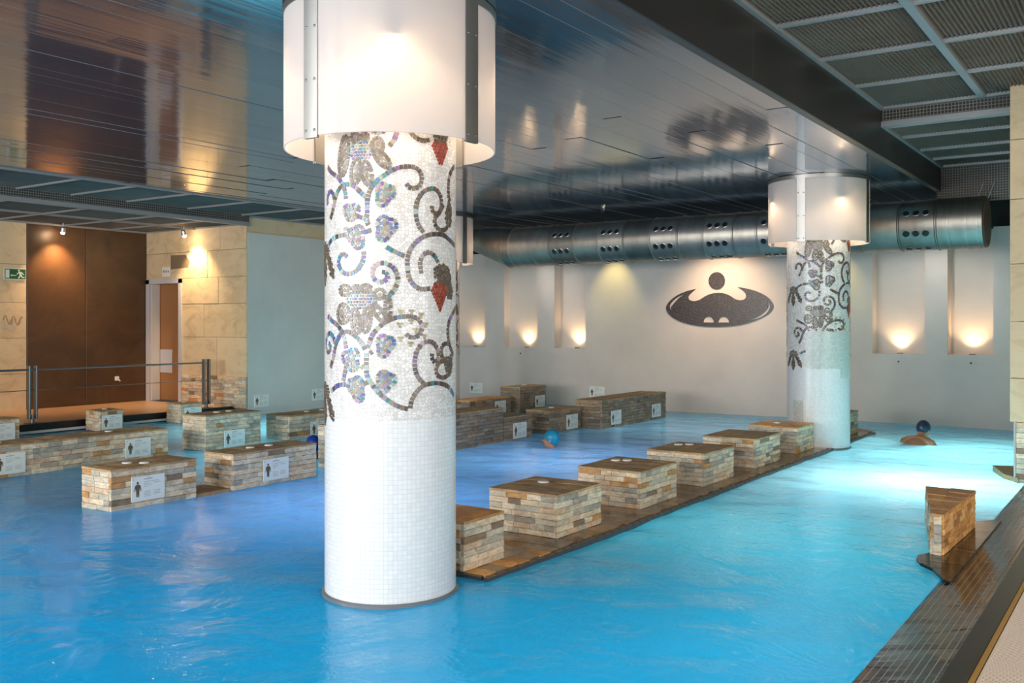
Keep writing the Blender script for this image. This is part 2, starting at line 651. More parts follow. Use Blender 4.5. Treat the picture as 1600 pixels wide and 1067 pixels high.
def water_mat():
    m, nt, b, N, L = new_mat('milky_pool_water')
    out = N['Material Output']
    p1 = world_pos(N, L, (1.0, 1.0, 1.0))
    n1 = noise_tex(N, L, 1.3, 4, 0.55, p1, 0.8)
    n2 = noise_tex(N, L, 11.0, 4, 0.62, p1, 0.8)
    ad = N.new('ShaderNodeMath'); ad.operation = 'MULTIPLY_ADD'; ad.inputs[1].default_value = 0.20
    L.new(n2.outputs[0], ad.inputs[0]); L.new(n1.outputs[0], ad.inputs[2])
    bp = N.new('ShaderNodeBump'); bp.inputs['Strength'].default_value = 0.42; bp.inputs['Distance'].default_value = 0.06
    L.new(ad.outputs[0], bp.inputs['Height'])
    d = N.new('ShaderNodeBsdfDiffuse'); d.inputs[0].default_value = (0.0, 0.33, 0.64, 1)
    t = N.new('ShaderNodeBsdfTranslucent'); t.inputs[0].default_value = (0.45, 0.86, 0.95, 1)
    L.new(bp.outputs[0], d.inputs['Normal'])
    body = N.new('ShaderNodeMixShader'); body.inputs[0].default_value = 0.35
    L.new(d.outputs[0], body.inputs[1]); L.new(t.outputs[0], body.inputs[2])
    g = N.new('ShaderNodeBsdfGlossy'); g.inputs['Roughness'].default_value = 0.025
    L.new(bp.outputs[0], g.inputs['Normal'])
    fr = N.new('ShaderNodeFresnel'); fr.inputs[0].default_value = 1.33
    L.new(bp.outputs[0], fr.inputs['Normal'])
    mx = N.new('ShaderNodeMixShader')
    L.new(fr.outputs[0], mx.inputs[0]); L.new(body.outputs[0], mx.inputs[1]); L.new(g.outputs[0], mx.inputs[2])
    L.new(mx.outputs[0], out.inputs[0])
    return m


WATER = water_mat()
def wet_tile():
    m, nt, b, N, L = new_mat('wet_black_tile')
    b.inputs['Base Color'].default_value = (0.014, 0.010, 0.008, 1)
    b.inputs['Roughness'].default_value = 0.12
    b.inputs['Specular IOR Level'].default_value = 0.3
    n = noise_tex(N, L, 2.2, 3, 0.5, world_pos(N, L, (1.0, 2.4, 1)), 0.6)
    bump(N, L, b, n.outputs[0], 0.25, 0.03)
    return m


TILE_DARK = wet_tile()
GROUT = plain('pale_grout', (0.70, 0.62, 0.50), 0.6)
KERB = plain('dark_kerb', (0.045, 0.038, 0.032), 0.35)
YELLOW = plain('ochre_edge_strip', (0.55, 0.30, 0.07), 0.5)
GRATE = plain('beige_grating', (0.72, 0.60, 0.49), 0.55)
DECKF = plain('deck_tile', (0.42, 0.36, 0.30), 0.5)
EDGE_DARK = plain('slate_edge_tile', (0.07, 0.065, 0.065), 0.3)
RING = plain('grey_ring', (0.16, 0.18, 0.21), 0.3)  # grey band round the column foot
POOLF = plain('pool_basin', (0.25, 0.6, 0.75), 0.5)
SKIN = plain('skin', (0.52, 0.27, 0.17), 0.45)
SKIN_B = plain('skin_tan', (0.44, 0.22, 0.13), 0.4)
LIPS = plain('lips', (0.42, 0.16, 0.13), 0.45)
EYEW = plain('eye', (0.05, 0.03, 0.02), 0.2)

# ------------------------------------------------------------------ room shell
CZ = 3.46       # slatted ceiling height over the water
GZ = 3.98       # grid ceiling to the right
XB = -2.67      # bulkhead plane
XL = -13.15     # left pool wall
XA = -16.0      # back of the left alcove
YB = 16.0       # far wall
YD = 11.05      # alcove end wall with the doorway

fl = struct(MB().box(-17, 6.5, -5, 17.5, -1.5, -1.3).build('pool_floor', POOLF), 'pale blue pool basin under the water')
struct(MB().box(-0.66, 6.2, -4.6, 11.0, -1.3, 0.085).build('floor', DECKF), 'beige deck floor right of the pool')

# water with real ripples
wb = MB()
nx, ny = 250, 400
x0, x1, y0, y1 = XL - 0.45, -0.7, -4.4, YB + 0.02
for j in range(ny + 1):
    for i in range(nx + 1):
        x = x0 + (x1 - x0) * i / nx
        y = y0 + (y1 - y0) * j / ny
        h = 0.020 * noise.noise((x * 0.7, y * 0.9, 0.3)) + 0.008 * noise.noise((x * 2.6, y * 3.2, 4.0))
        wb.v.append((x, y, h))
for j in range(ny):
    for i in range(nx):
        a = j * (nx + 1) + i
        wb.f.append((a, a + 1, a + nx + 2, a + nx + 1))
        wb.mi.append(0)
tag(wb.build('pool_water', WATER, smooth='all'), 'milky turquoise and blue pool water with soft ripples', 'water', kind='stuff')

# far wall with five recessed light niches
NICHES = [(-12.45, -11.63, 0.22), (-11.15, -10.34, 0.2), (-9.94, -9.23, 0.24), (-3.90, -3.11, 0.26), (-2.78, -2.14, 0.36)]
wb = MB()
wb.box(-17, -0.5, YB, YB + 0.6, -1.3, 1.11)
edges = [-17] + [e for n in NICHES for e in n[:2]] + [-0.5]
for k in range(0, len(edges), 2):
    wb.box(edges[k], edges[k + 1], YB, YB + 0.6, 1.11, 3.06)
for n in NICHES:
    wb.box(n[0], n[1], YB + n[2], YB + 0.6, 1.11, 3.06)
wall_back = struct(wb.build('wall_back', WALL), 'pale stucco far wall with tall light niches')
struct(MB().box(-17, 0, YB + 0.3, YB + 0.62, 3.06, 4.3).build('trim_3', DARK), 'near-black sheet for the shaded void above the far wall')  # near-black box stands in for the shade of the void

# left pool wall: pale panel on sandstone, above it a stone band
struct(MB().box(XL - 0.6, XL - 0.012, YD + 0.032, YB, 3.18, 3.6).build('wall_left_band', SAND), 'dark sandstone band above pale panel')
wl = struct(MB().box(XL - 0.6, XL + 0.004, YD + 0.032, YB, -1.3, 3.18).build('wall_left', WALL_GREEN), 'pale grey green wall panel at the left of the pool')

# alcove: back wall with sandstone and brown panels
wa = struct(MB().box(XA - 0.3, XA - 0.03, -4.5, YD + 1.2, -1.3, 3.6).build('wall_alcove', CORE), 'alcove wall clad in sandstone and brown panels')
for (a, b_) in ((8.74, 9.81), (9.815, 11.05)):
    MB().cbox(XA - 0.03, XA, a, b_ - 0.006, 0.12, 3.34, 0.004).build('brown_panel', BROWN, wa)
zs = [0.12, 0.75, 1.35, 1.95, 2.6, 3.34]
ys = [4.2, 5.3, 6.4, 7.55, 8.735]
for k in range(len(zs) - 1):
    for q in range(len(ys) - 1):
        sh = 0.35 if k % 2 else 0
        a, b_ = ys[q] - (sh if q else 0), ys[q + 1] - (sh if q < len(ys) - 2 else 0)
        MB().cbox(XA - 0.03, XA + random.uniform(-0.004, 0.004), a, b_ - 0.006, zs[k], zs[k + 1] - 0.006, 0.004).build('sandstone_slab', SAND, wa)

# alcove end wall with the doorway
DX0, DX1, DZ = -15.93, -14.95, 2.38
wd = MB()
wd.box(DX1, XL - 0.03, YD + 0.03, YD + 0.20, -1.3, 3.6)
wd.box(XA - 0.3, DX0, YD + 0.03, YD + 0.20, -1.3, 3.6)
wd.box(DX0, DX1, YD + 0.03, YD + 0.20, DZ, 3.6)
wdo = struct(wd.build('wall_doorway', CORE), 'sandstone wall with open doorway in the alcove')


def slab(x0, x1, z0, z1):
    MB().cbox(x0 + 0.003, x1 - 0.003, YD + random.uniform(-0.004, 0.004), YD + 0.03, z0 + 0.003, z1 - 0.003, 0.004).build('sandstone_slab', SAND, wdo)


for (z0, z1, cuts) in [(2.42, 2.9, (XA, -15.1, -14.2, XL)), (2.9, 3.46, (XA, -14.75, -13.85, XL)), (1.95, 2.42, (DX1 + 0.02, -13.9, XL)),
                       (1.35, 1.95, (DX1 + 0.02, -14.3, XL)), (0.66, 1.35, (DX1 + 0.02, -13.95, XL))]:
    for k in range(len(cuts) - 1):
        slab(cuts[k], cuts[k + 1], z0, z1)
bp_ = MB()
bp_.add([(-15.25, YD - 0.008, 2.86), (-14.82, YD - 0.008, 2.86), (-14.70, YD - 0.008, 2.74), (-14.74, YD - 0.008, 2.62), (-15.25, YD - 0.008, 2.60),
         (-15.25, YD + 0.01, 2.86), (-14.82, YD + 0.01, 2.86), (-14.70, YD + 0.01, 2.74), (-14.74, YD + 0.01, 2.62), (-15.25, YD + 0.01, 2.60)],
        [(0, 4, 3, 2, 1), (5, 6, 7, 8, 9), (0, 1, 6, 5), (1, 2, 7, 6), (2, 3, 8, 7), (3, 4, 9, 8), (4, 0, 5, 9)])
bp_.build('broken_slab_patch', plain('bare_backing', (0.20, 0.15, 0.09), 0.8), wdo)

# doorway: frame, passage and half-open wooden leaf
door = struct(thing('door_1', 'open doorway with pale metal frame and brown wooden leaf', 'door', (-15.44, YD, 0.13)))
del door['category']
f = MB()
f.box(DX0 - 0.05, DX0 + 0.05, YD - 0.03, YD + 0.20, 0.13, DZ + 0.04)
f.build('frame_jamb', FRAME, door)
f = MB(); f.box(DX1 - 0.05, DX1 + 0.03, YD - 0.03, YD + 0.20, 0.13, DZ + 0.04); f.build('frame_jamb', FRAME, door)
f = MB(); f.box(DX0 - 0.05, DX1 + 0.03, YD - 0.03, YD + 0.20, DZ - 0.04, DZ + 0.05); f.build('frame_head', FRAME, door)
leaf = MB().cbox(DX0, DX1, YD + 0.21, YD + 0.26, 0.14, DZ - 0.04, 0.004).build('door_leaf', WOOD, door)
MB().cbox(-15.86, -15.50, YD + 0.198, YD + 0.21, 0.66, 1.10, 0.004).build('kick_plate', FRAME, leaf)
MB().cbox(DX0 + 0.05, DX0 + 0.062, YD + 0.02, YD + 0.2, 0.14, DZ - 0.05, 0.003).build('reveal_board', WALL, door)

# stone veneer base of the alcove corner pier
base_pier = struct(thing('trim_4', 'split stone veneer base of the sandstone corner', 'x', (-14.0, YD, 0)))
del base_pier['category']


def brick_mesh(seed):
    rnd = random.Random(seed)
    c = 0.04
    b = MB()
    # unit brick: x along the course, y outwards (front at y = 0, back at y = 1), z up; uneven split front
    xs = [0, 0.012, 0.5 + rnd.uniform(-0.15, 0.15), 0.988, 1]
    zz = [0, 0.05, 0.95, 1]
    vs = []
    for k, z in enumerate(zz):
        for i, x in enumerate(xs):
            edge = i in (0, len(xs) - 1) or k in (0, 3)
            vs.append((x, 0.16 if edge else rnd.uniform(-0.10, 0.10), z))
    n = len(xs)
    fs = []
    for k in range(3):
        for i in range(n - 1):
            fs.append((k * n + i, k * n + i + 1, (k + 1) * n + i + 1, (k + 1) * n + i))
    m = len(vs)
    vs += [(0, 1, 0), (1, 1, 0), (1, 1, 1), (0, 1, 1)]
    fs.append(tuple(range(n))[::-1] + (m, m + 1))
    fs.append(tuple(3 * n + i for i in range(n)) + (m + 2, m + 3))
    fs.append((0, n, 2 * n, 3 * n, m + 3, m))
    fs.append((n - 1, m + 1, m + 2, 4 * n - 1, 3 * n - 1, 2 * n - 1))
    b.add(vs, fs)
    return b


BRICKS = {}


def brick_meshes(mat):
    if mat.name not in BRICKS:
        BRICKS[mat.name] = [brick_mesh(s).mesh('brick', mat) for s in range(6)]
    return BRICKS[mat.name]


def courses(parent, p0, p1, z0, z1, mat, depth=0.03, course=0.046, lmin=0.09, lmax=0.24, name='brick', rnd=random):
    """split-stone courses on a vertical face from ground point p0 to p1; outward normal is to the right of p0->p1"""
    p0 = Vector((p0[0], p0[1], 0)); p1 = Vector((p1[0], p1[1], 0))
    d = p1 - p0
    Lw = d.length
    d.normalize()
    out = Vector((d.y, -d.x, 0))
    rz = math.atan2(d.y, d.x)
    n = max(1, round((z1 - z0) / course))
    h = (z1 - z0) / n
    meshes = brick_meshes(mat)
    for k in range(n):
        s = 0.0
        while s < Lw - 1e-4:
            l = rnd.uniform(lmin, lmax)
            if Lw - s - l < lmin * 0.8:
                l = Lw - s
            q = p0 + d * s + out * depth * rnd.uniform(0.92, 1.1)
            o = place(name, rnd.choice(meshes), (q.x, q.y, z0 + k * h + 0.001), (0, 0, rz), (l - 0.0014, depth * 1.3, h - 0.0012), parent)
            s += l


courses(base_pier, (DX1 + 0.05, YD), (XL, YD), 0.12, 0.66, STONE, depth=0.03, course=0.06, lmin=0.12, lmax=0.3)

# alcove deck
dk = MB()
dk.box(XA, -13.55, -4.4, YD, -0.6, 0.13)
deck = struct(dk.build('floor_alcove', TERRA), 'terracotta deck of the alcove behind the railing')
MB().box(-13.56, -13.47, -4.4, YD, 0.05, 0.145).build('black_nosing', BLACK, deck)
MB().box(-13.56, -13.46, -4.4, YD, 0.012, 0.048).build('white_stripe', WHITEP, deck)
MB().box(-13.6, -13.5, -4.4, YD, -0.6, 0.012).build('dark_riser', KERB, deck)

# walls behind and right of the camera, with windows
wf = MB()
wf.box(-17, 6.3, -4.75, -4.5, -1.3, 0.9)
wf.box(-17, 6.3, -4.75, -4.5, 3.1, 4.3)
for (a, b_) in ((-17, -12.3), (-9.7, -8.7), (-6.1, -5.1), (-2.5, -1.5), (1.1, 6.3)):
    wf.box(a, b_, -4.75, -4.5, 0.9, 3.1)
struct(wf.build('wall_front', WALL), 'pale wall behind the camera with wide windows')
wr = MB()
wr.box(6.0, 6.25, -4.75, 11.2, -1.3, 1.2)
wr.box(6.0, 6.25, -4.75, 11.2, 3.2, 4.3)
for (a, b_) in ((-4.75, -2.9), (-0.3, 0.7), (3.3, 4.3), (6.9, 11.2)):
    wr.box(6.0, 6.25, a, b_, 1.2, 3.2)
struct(wr.build('wall_right', WALL), 'pale wall right of the deck with wide windows')

# right sandstone pier with a veneer base
PX, PY = -1.27, 10.8
pier = struct(MB().box(PX + 0.05, 6.2, PY + 0.03, 16.6, -1.3, 4.3).build('wall_pier', CORE), 'sandstone pier with split stone base at the right edge')
zz = [0.61, 1.05, 1.62, 2.2, 2.85, 3.45, 4.1]
for k in range(len(zz) - 1):
    for (a, b_) in ((PX - 0.02, -0.6), (-0.6, 0.2)):
        MB().cbox(a, b_ - 0.005, PY - 0.03 + random.uniform(-0.004, 0.004), PY + 0.03, zz[k], zz[k + 1] - 0.005, 0.004).build('sandstone_slab', SAND, pier)
    MB().cbox(PX - 0.02, PX + 0.05, PY + 0.03, 13.2, zz[k], zz[k + 1] - 0.005, 0.004).build('sandstone_slab', SAND, pier)
courses(pier, (PX + 0.03, PY + 0.03), (0.1, PY + 0.03), -0.02, 0.60, STONE, depth=0.03, course=0.052, lmin=0.12, lmax=0.3)
courses(pier, (PX + 0.05, PY + 1.6), (PX + 0.05, PY + 0.03), -0.1, 0.60, STONE, depth=0.03, course=0.052, lmin=0.12, lmax=0.3)
MB().box(PX + 0.01, PX + 0.03, PY - 0.006, PY + 0.03, -0.05, 0.61).build('corner_bead', BARGREY, pier)
led = MB()
led.add([(PX - 0.28, PY + 0.75, 0.05), (PX - 0.10, PY + 0.15, 0.05), (PX + 0.05, PY - 0.05, 0.05), (PX + 0.05, PY + 0.9, 0.05),
         (PX - 0.28, PY + 0.75, -0.4), (PX - 0.10, PY + 0.15, -0.4), (PX + 0.05, PY - 0.05, -0.4), (PX + 0.05, PY + 0.9, -0.4)],
        [(0, 1, 2, 3), (7, 6, 5, 4), (0, 4, 5, 1), (1, 5, 6, 2), (2, 6, 7, 3), (3, 7, 4, 0)])
led.build('stone_foot', SLATE_TOP, pier)

# ------------------------------------------------------------------ ceilings
ceil = struct(MB().box(-11.6, XB, -4.5, 15.98, CZ + 0.06, CZ + 0.5).build('ceiling', DARK), 'polished metal slat ceiling over the pool')
W = 0.195
k = 0
x = -11.45
while x < XB - 0.02:
    j1, j2 = 2.9 + random.uniform(-0.9, 0.9), 8.6 + random.uniform(-1.2, 1.2)
    for (a, b_) in ((-4.4, j1 - 0.002), (j1, j2 - 0.002), (j2, 15.95)):
        m = MB()
        w2 = W - 0.0006
        m.add([(0, a, 0.003), (0.0018, a, 0), (w2 - 0.0018, a, 0), (w2, a, 0.003), (0, b_, 0.003), (0.0018, b_, 0), (w2 - 0.0018, b_, 0), (w2, b_, 0.003)],
              [(0, 4, 5, 1), (1, 5, 6, 2), (2, 6, 7, 3), (0, 3, 7, 4)])
        m.mi = [1, 0, 1, 0]
        o = place('ceiling_slat', m.mesh('ceiling_slat', [SLAT, SEAM]), (x, 0, CZ), (R(random.gauss(0, 0.012)), R(random.gauss(0, 0.13)), 0), parent=ceil)
    x += W

struct(MB().box(-2.6, -0.6, 14.6, 16.6, CZ + 0.05, CZ + 0.3).build('ceiling_behind_duct', DARK))
# bulkhead between slats and grid, in panels
bulk = struct(MB().box(XB + 0.004, XB + 0.06, -4.5, 14.55, CZ - 0.004, GZ + 0.1).build('trim_1', KERB), 'dark bulkhead face between slat ceiling and grid ceiling')
for (a, b_) in ((-4.4, -1.6), (-1.6, 1.3), (1.3, 4.2), (4.2, 7.05), (7.05, 9.95), (9.95, 12.3), (12.3, 14.55)):
    MB().cbox(XB + 0.06, XB + 0.075, a + 0.002, b_ - 0.002, CZ - 0.004, GZ if b_ < 11 else GZ - 0.02, 0.002).build('bulkhead_panel', BEAM, bulk)


def corr_mesh(w, d, pitch=0.034):
    m = MB()
    n = int(w / pitch)
    for i in range(n + 1):
        xx = w * i / n
        m.v += [(xx, 0, 0.02 if i % 2 else 0), (xx, d, 0.02 if i % 2 else 0)]
    for i in range(n):
        m.f.append((2 * i, 2 * i + 1, 2 * i + 3, 2 * i + 2)); m.mi.append(0)
    # straight back so that the sheet has thickness
    m.box(0, w, 0, d, 0.021, 0.035)
    return m


def grid_ceiling(name, label, xs, ys, z, bar=0.05, pmat=PANEL, bmat=BARGREY, main=0.07):
    root = struct(MB().box(xs[0], xs[-1], ys[0], ys[-1], z + 0.04, z + 0.3).build(name, DARK), label)
    cache = {}
    for i in range(len(xs) - 1):
        for j in range(len(ys) - 1):
            w, d = round(xs[i + 1] - xs[i], 3), round(ys[j + 1] - ys[j], 3)
            if (w, d) not in cache:
                cache[w, d] = corr_mesh(w, d, 0.018).mesh('grid_panel', pmat)
            place('grid_panel', cache[w, d], (xs[i], ys[j], z), parent=root)
    for xx in xs:
        MB().box(xx - main / 2, xx + main / 2, ys[0], ys[-1], z - 0.03, z + 0.012).build('grid_bar', bmat, root)
    for yy in ys:
        MB().box(xs[0], xs[-1], yy - bar / 2, yy + bar / 2, z - 0.022, z + 0.012).build('grid_bar', bmat, root)
    return root


gx = [XB + 0.08, -1.57, -0.42, 0.73, 1.88]
gy = [2.82, 3.99, 5.16, 6.33, 7.5, 8.67, 9.84, 11.0]
grid_ceiling('ceiling_grid_right', 'grey corrugated panel grid ceiling at the upper right', gx, gy, GZ)
struct(MB().box(XB + 0.05, 6.2, -4.6, 11.2, GZ + 0.31, GZ + 0.5).build('ceiling_slab', DARK))
struct(MB().box(XB + 0.05, 6.2, -4.6, 2.8, GZ, GZ + 0.2).build('ceiling_near', PANEL))
struct(MB().box(1.9, 6.2, 2.8, 11.2, GZ, GZ + 0.2).build('ceiling_side', PANEL))
g2 = grid_ceiling('ceiling_grid_far', 'pale grey lower grid ceiling beyond the mesh drop', [XB + 0.08, -1.15], [11.12, 11.9, 12.9, 13.7, 14.42], 3.80, pmat=PANEL)
drop = struct(MB().box(XB + 0.08, PX + 0.3, 11.05, 11.10, 3.80, 4.2).build('trim_5', GRILLE), 'wire mesh drop between the two grid ceilings')
MB().box(XB + 0.08, PX + 0.3, 11.0, 11.12, 3.765, 3.83).build('drop_bar', BARGREY, drop)
struct(MB().box(XB + 0.02, -0.6, 14.45, 14.5, 3.28, 3.95).build('wall_mesh', GRILLE), 'dark square mesh bulkhead above the duct end')
# bright underside behind the duct end
sf = struct(MB().box(XB + 0.9, -0.6, 14.52, 15.6, 3.30, 3.36).build('trim_6', BARGREY), 'grey bar edge behind the duct end')
MB().box(-1.75, -0.6, 14.9, 15.95, 3.36, 3.42).build('soffit_board', SAND, sf)

# left grid ceilings and the mesh drop
grid_ceiling('ceiling_grid_left', 'dark panel grid ceiling along the left side', [-13.12, -11.45], [3.7, 4.8, 5.9, 7.0, 7.8, 8.7, 9.8, 10.9, 12.0, 13.1, 14.2, 16.0], CZ + 0.01, bar=0.035, main=0.05, pmat=PANEL_DARK)
grid_ceiling('ceiling_alcove', 'low dark grid soffit over the alcove', [XA, -14.55, -13.12], [3.4, 4.6, 5.8, 7.0, 8.2, 9.4, 10.3, 11.05], 3.33, bar=0.035, main=0.04, pmat=PANEL_DARK)
dl = struct(MB().box(-13.12, -13.08, 3.0, YD, 3.34, CZ + 0.02).build('trim_2', GRILLE), 'wire mesh drop along the alcove ceiling')
MB().box(-13.16, -13.06, 3.0, YD, 3.285, 3.345).build('drop_bar', BARGREY, dl)
struct(MB().box(-17, -11.4, -4.6, 17, CZ + 0.3, CZ + 0.5).build('ceiling_slab_left', DARK))
struct(MB().box(-17, -11.45, -4.6, 3.4, CZ + 0.02, CZ + 0.2).build('ceiling_near_left', PANEL))

VINES = [[(-18.1,2.716),(-16.2,2.696),(-12.4,2.677),(-8.7,2.675),(-5.0,2.687),(-2.8,2.705),(-3.1,2.72)],[(4.6,2.722),(4.9,2.686),(3.8,2.651),(0.9,2.615),(-2.4,2.589)],
[(14.7,2.721),(16.6,2.681),(20.5,2.653),(26.3,2.639),(32.4,2.644),(36.6,2.66)],[(-18.5,2.15),(-20.5,2.185),(-19.7,2.216),(-19.7,2.266),(-19.3,2.307),(-17.4,2.347),
(-13.9,2.382),(-9.4,2.412),(-4.3,2.437),(0.9,2.46),(6.8,2.477),(12.8,2.484),(19.0,2.484),(23.8,2.469),(26.3,2.437),(25.9,2.401),(23.4,2.374),(19.0,2.362),(15.1,2.368),
(12.8,2.385),(12.8,2.4)],[(28.2,2.116),(23.7,2.152),(21.1,2.206),(21.1,2.265),(24.1,2.318),(28.6,2.351),(33.9,2.368),(40.1,2.372),(44.7,2.35),(47.4,2.319),(47.1,2.274),
(44.7,2.239),(40.1,2.228),(36.7,2.246),(36.4,2.276)],[(72.1,2.535),(63.5,2.494),(59.0,2.442),(58.2,2.388),(59.0,2.336),(62.6,2.302)],[(-67.8,2.51),(-60.0,2.472),
(-52.6,2.447),(-47.7,2.421),(-43.8,2.387),(-41.1,2.35),(-40.1,2.314),(-40.1,2.288)],[(-61.7,2.202),(-58.4,2.236),(-55.4,2.286),(-52.6,2.326),(-49.5,2.36),(-44.3,2.383),
(-38.2,2.389),(-32.6,2.379),(-28.2,2.355),(-24.1,2.328),(-20.9,2.307)],[(-55.4,2.312),(-56.8,2.344),(-61.7,2.364),(-66.7,2.347),(-69.1,2.312),(-66.7,2.284)],
[(-30.4,2.209),(-24.1,2.194),(-18.2,2.169)],[(-22.4,2.11),(-15.7,2.125)],[(-40.9,2.148),(-40.3,2.109)],[(-39.3,2.103),(-48.5,2.099),(-58.6,2.084),(-66.5,2.049),
(-70.4,2.017)],[(-22.8,2.007),(-22.8,1.964),(-25.0,1.932),(-28.6,1.9),(-34.2,1.882),(-40.3,1.88),(-46.0,1.903),(-49.1,1.942),(-47.8,1.975),(-43.6,1.996),(-39.3,1.983),
(-38.7,1.956)],[(-3.8,2.028),(1.7,2.007),(8.0,1.988),(12.0,1.975)],[(73.2,2.06),(60.7,2.087),(51.1,2.11),(42.3,2.113),(32.9,2.104),(25.4,2.082),(19.4,2.047),(15.2,2.003),
(13.6,1.954),(14.0,1.9),(15.2,1.851),(19.4,1.814),(25.4,1.793),(32.9,1.797),(36.9,1.805)],[(26.3,1.88),(25.0,1.924),(25.4,1.962),(29.1,1.996),(33.9,2.005),(39.0,1.988),
(42.9,1.956),(44.1,1.929)],[(50.4,2.288),(44.7,2.234),(40.1,2.209),(39.6,2.17),(44.7,2.14),(52.5,2.144),(57.2,2.169),(59.8,2.21),(63.7,2.253),(60.7,2.295),(55.5,2.308)],
[(-2.2,1.747),(2.4,1.785),(5.6,1.829),(5.2,1.872),(2.4,1.909),(-2.2,1.931),(-7.7,1.939),(-12.9,1.925),(-15.3,1.893),(-14.9,1.861),(-11.7,1.836),(-7.0,1.831),(-3.0,1.85),
(-3.0,1.877),(-6.2,1.89),(-8.9,1.885)],[(-67.8,1.642),(-57.8,1.611),(-49.6,1.586),(-45.4,1.555),(-42.2,1.519),(-40.3,1.47),(-39.7,1.439)],[(-61.7,1.342),(-56.8,1.399),
(-54.3,1.45),(-50.3,1.506),(-44.7,1.543),(-38.0,1.553),(-31.4,1.531),(-26.2,1.501),(-22.3,1.465),(-20.4,1.434)],[(-54.3,1.481),(-56.8,1.524),(-64.0,1.542),(-71.0,1.516),
(-72.8,1.466),(-67.8,1.429),(-61.7,1.448),(-62.8,1.48),(-67.8,1.485)],[(-20.4,1.434),(-20.4,1.386),(-20.4,1.337),(-19.5,1.295),(-15.8,1.259),(-10.3,1.21),(-5.0,1.18),
(2.0,1.146),(9.1,1.124),(15.9,1.114)],[(-19.5,1.459),(-17.6,1.495),(-14.9,1.538),(-9.4,1.58),(-3.3,1.611),(2.9,1.629),(10.0,1.638),(17.3,1.638),(23.1,1.623),(26.6,1.586),
(25.6,1.549),(22.1,1.525),(16.4,1.519),(12.7,1.538),(12.3,1.562)],[(28.6,1.254),(23.1,1.292),(20.2,1.342),(20.2,1.397),(22.1,1.445),(27.1,1.485),(33.5,1.497),
(39.2,1.481),(43.0,1.443),(43.6,1.399),(39.2,1.375),(36.3,1.401),(36.9,1.438)],[(15.9,1.117),(17.3,1.165),(21.1,1.207),(27.1,1.242),(35.7,1.255),(45.7,1.252),
(56.7,1.232),(65.2,1.197),(71.3,1.168)],[(78.4,1.695),(62.8,1.637),(57.6,1.579),(57.6,1.523),(61.7,1.459),(71.3,1.399)],[(58.6,1.478),(50.8,1.479),(47.1,1.442),
(49.2,1.398),(55.7,1.378),(47.1,1.38),(41.7,1.35),(41.7,1.306),(47.1,1.286),(54.9,1.29),(62.8,1.319),(64.0,1.376),(62.8,1.427)],[(-60.7,1.205),(-51.1,1.24),(-44.1,1.251),
(-38.0,1.249)],[(-39.7,1.359),(-41.6,1.31),(-44.1,1.254)],[(-25.2,1.252),(-19.5,1.267),(-16.7,1.274)],[(-25.2,1.361),(-21.4,1.337)],[(-17.6,1.429),(-13.9,1.447)]]
BLOBS = [(-5.4,2.321,0.061,0.076,-20,'leaf'),(-34.7,2.227,0.066,0.057,0,'leaf'),(-4.6,2.13,0.065,0.082,-20,'leaf'),(-29.5,2.084,0.066,0.076,20,'leaf'),
(-5.0,1.471,0.058,0.073,-15,'leaf'),(-34.6,1.391,0.067,0.073,20,'leaf'),(-29.3,1.227,0.06,0.083,20,'leaf'),(-5.0,1.268,0.061,0.073,-25,'leaf'),
(-25.7,2.582,0.096,0.076,0,'flower'),(-25.0,1.737,0.12,0.071,0,'flower'),(-42.7,2.551,0.038,0.112,-8,'petal'),(-29.9,2.457,0.035,0.071,-8,'petal'),
(-20.1,2.444,0.033,0.071,12,'petal'),(-10.9,2.599,0.036,0.046,0,'petal'),(-7.2,2.523,0.031,0.066,40,'petal'),(-30.8,2.651,0.03,0.031,0,'petal'),
(-22.1,2.652,0.028,0.028,0,'petal'),(-43.4,1.654,0.046,0.058,0,'petal'),(-30.3,1.611,0.032,0.073,8,'petal'),(-20.4,1.617,0.029,0.073,-8,'petal'),
(-9.4,1.653,0.025,0.067,35,'petal'),(-2.4,1.683,0.021,0.067,0,'petal'),(-41.4,1.787,0.043,0.033,0,'petal'),(-29.5,1.797,0.031,0.022,0,'petal'),
(-20.7,1.796,0.035,0.027,0,'petal'),(-9.3,1.764,0.033,0.033,0,'petal'),(46.7,2.691,0.071,0.046,0,'dark'),(51.1,1.875,0.095,0.06,-25,'dark'),
(58.6,1.358,0.053,0.049,0,'dark'),(60.7,1.788,0.044,0.049,0,'dark'),(58.9,2.226,0.037,0.06,0,'dark'),(46.7,2.582,0.074,0.069,0,'red'),(45.9,1.752,0.074,0.076,0,'red'),
(-76,2.02,0.09,0.06,0,'darkflower'),(-76,1.9,0.035,0.09,0,'dark'),(-62,1.93,0.03,0.08,30,'dark'),(-90,1.93,0.03,0.08,-30,'dark'),(-76,1.2,0.09,0.06,0,'darkflower'),
(-76,1.08,0.035,0.09,0,'dark'),(-62,1.11,0.03,0.08,30,'dark'),(-90,1.11,0.03,0.08,-30,'dark')]
DOTS = [(8.2,1.665),(17.3,1.666),(25.6,1.648),(30.2,1.592),(29.2,1.525),(21.1,1.562),(16.4,1.483),(7.8,1.513),(7.3,1.592),(16.9,1.611)]

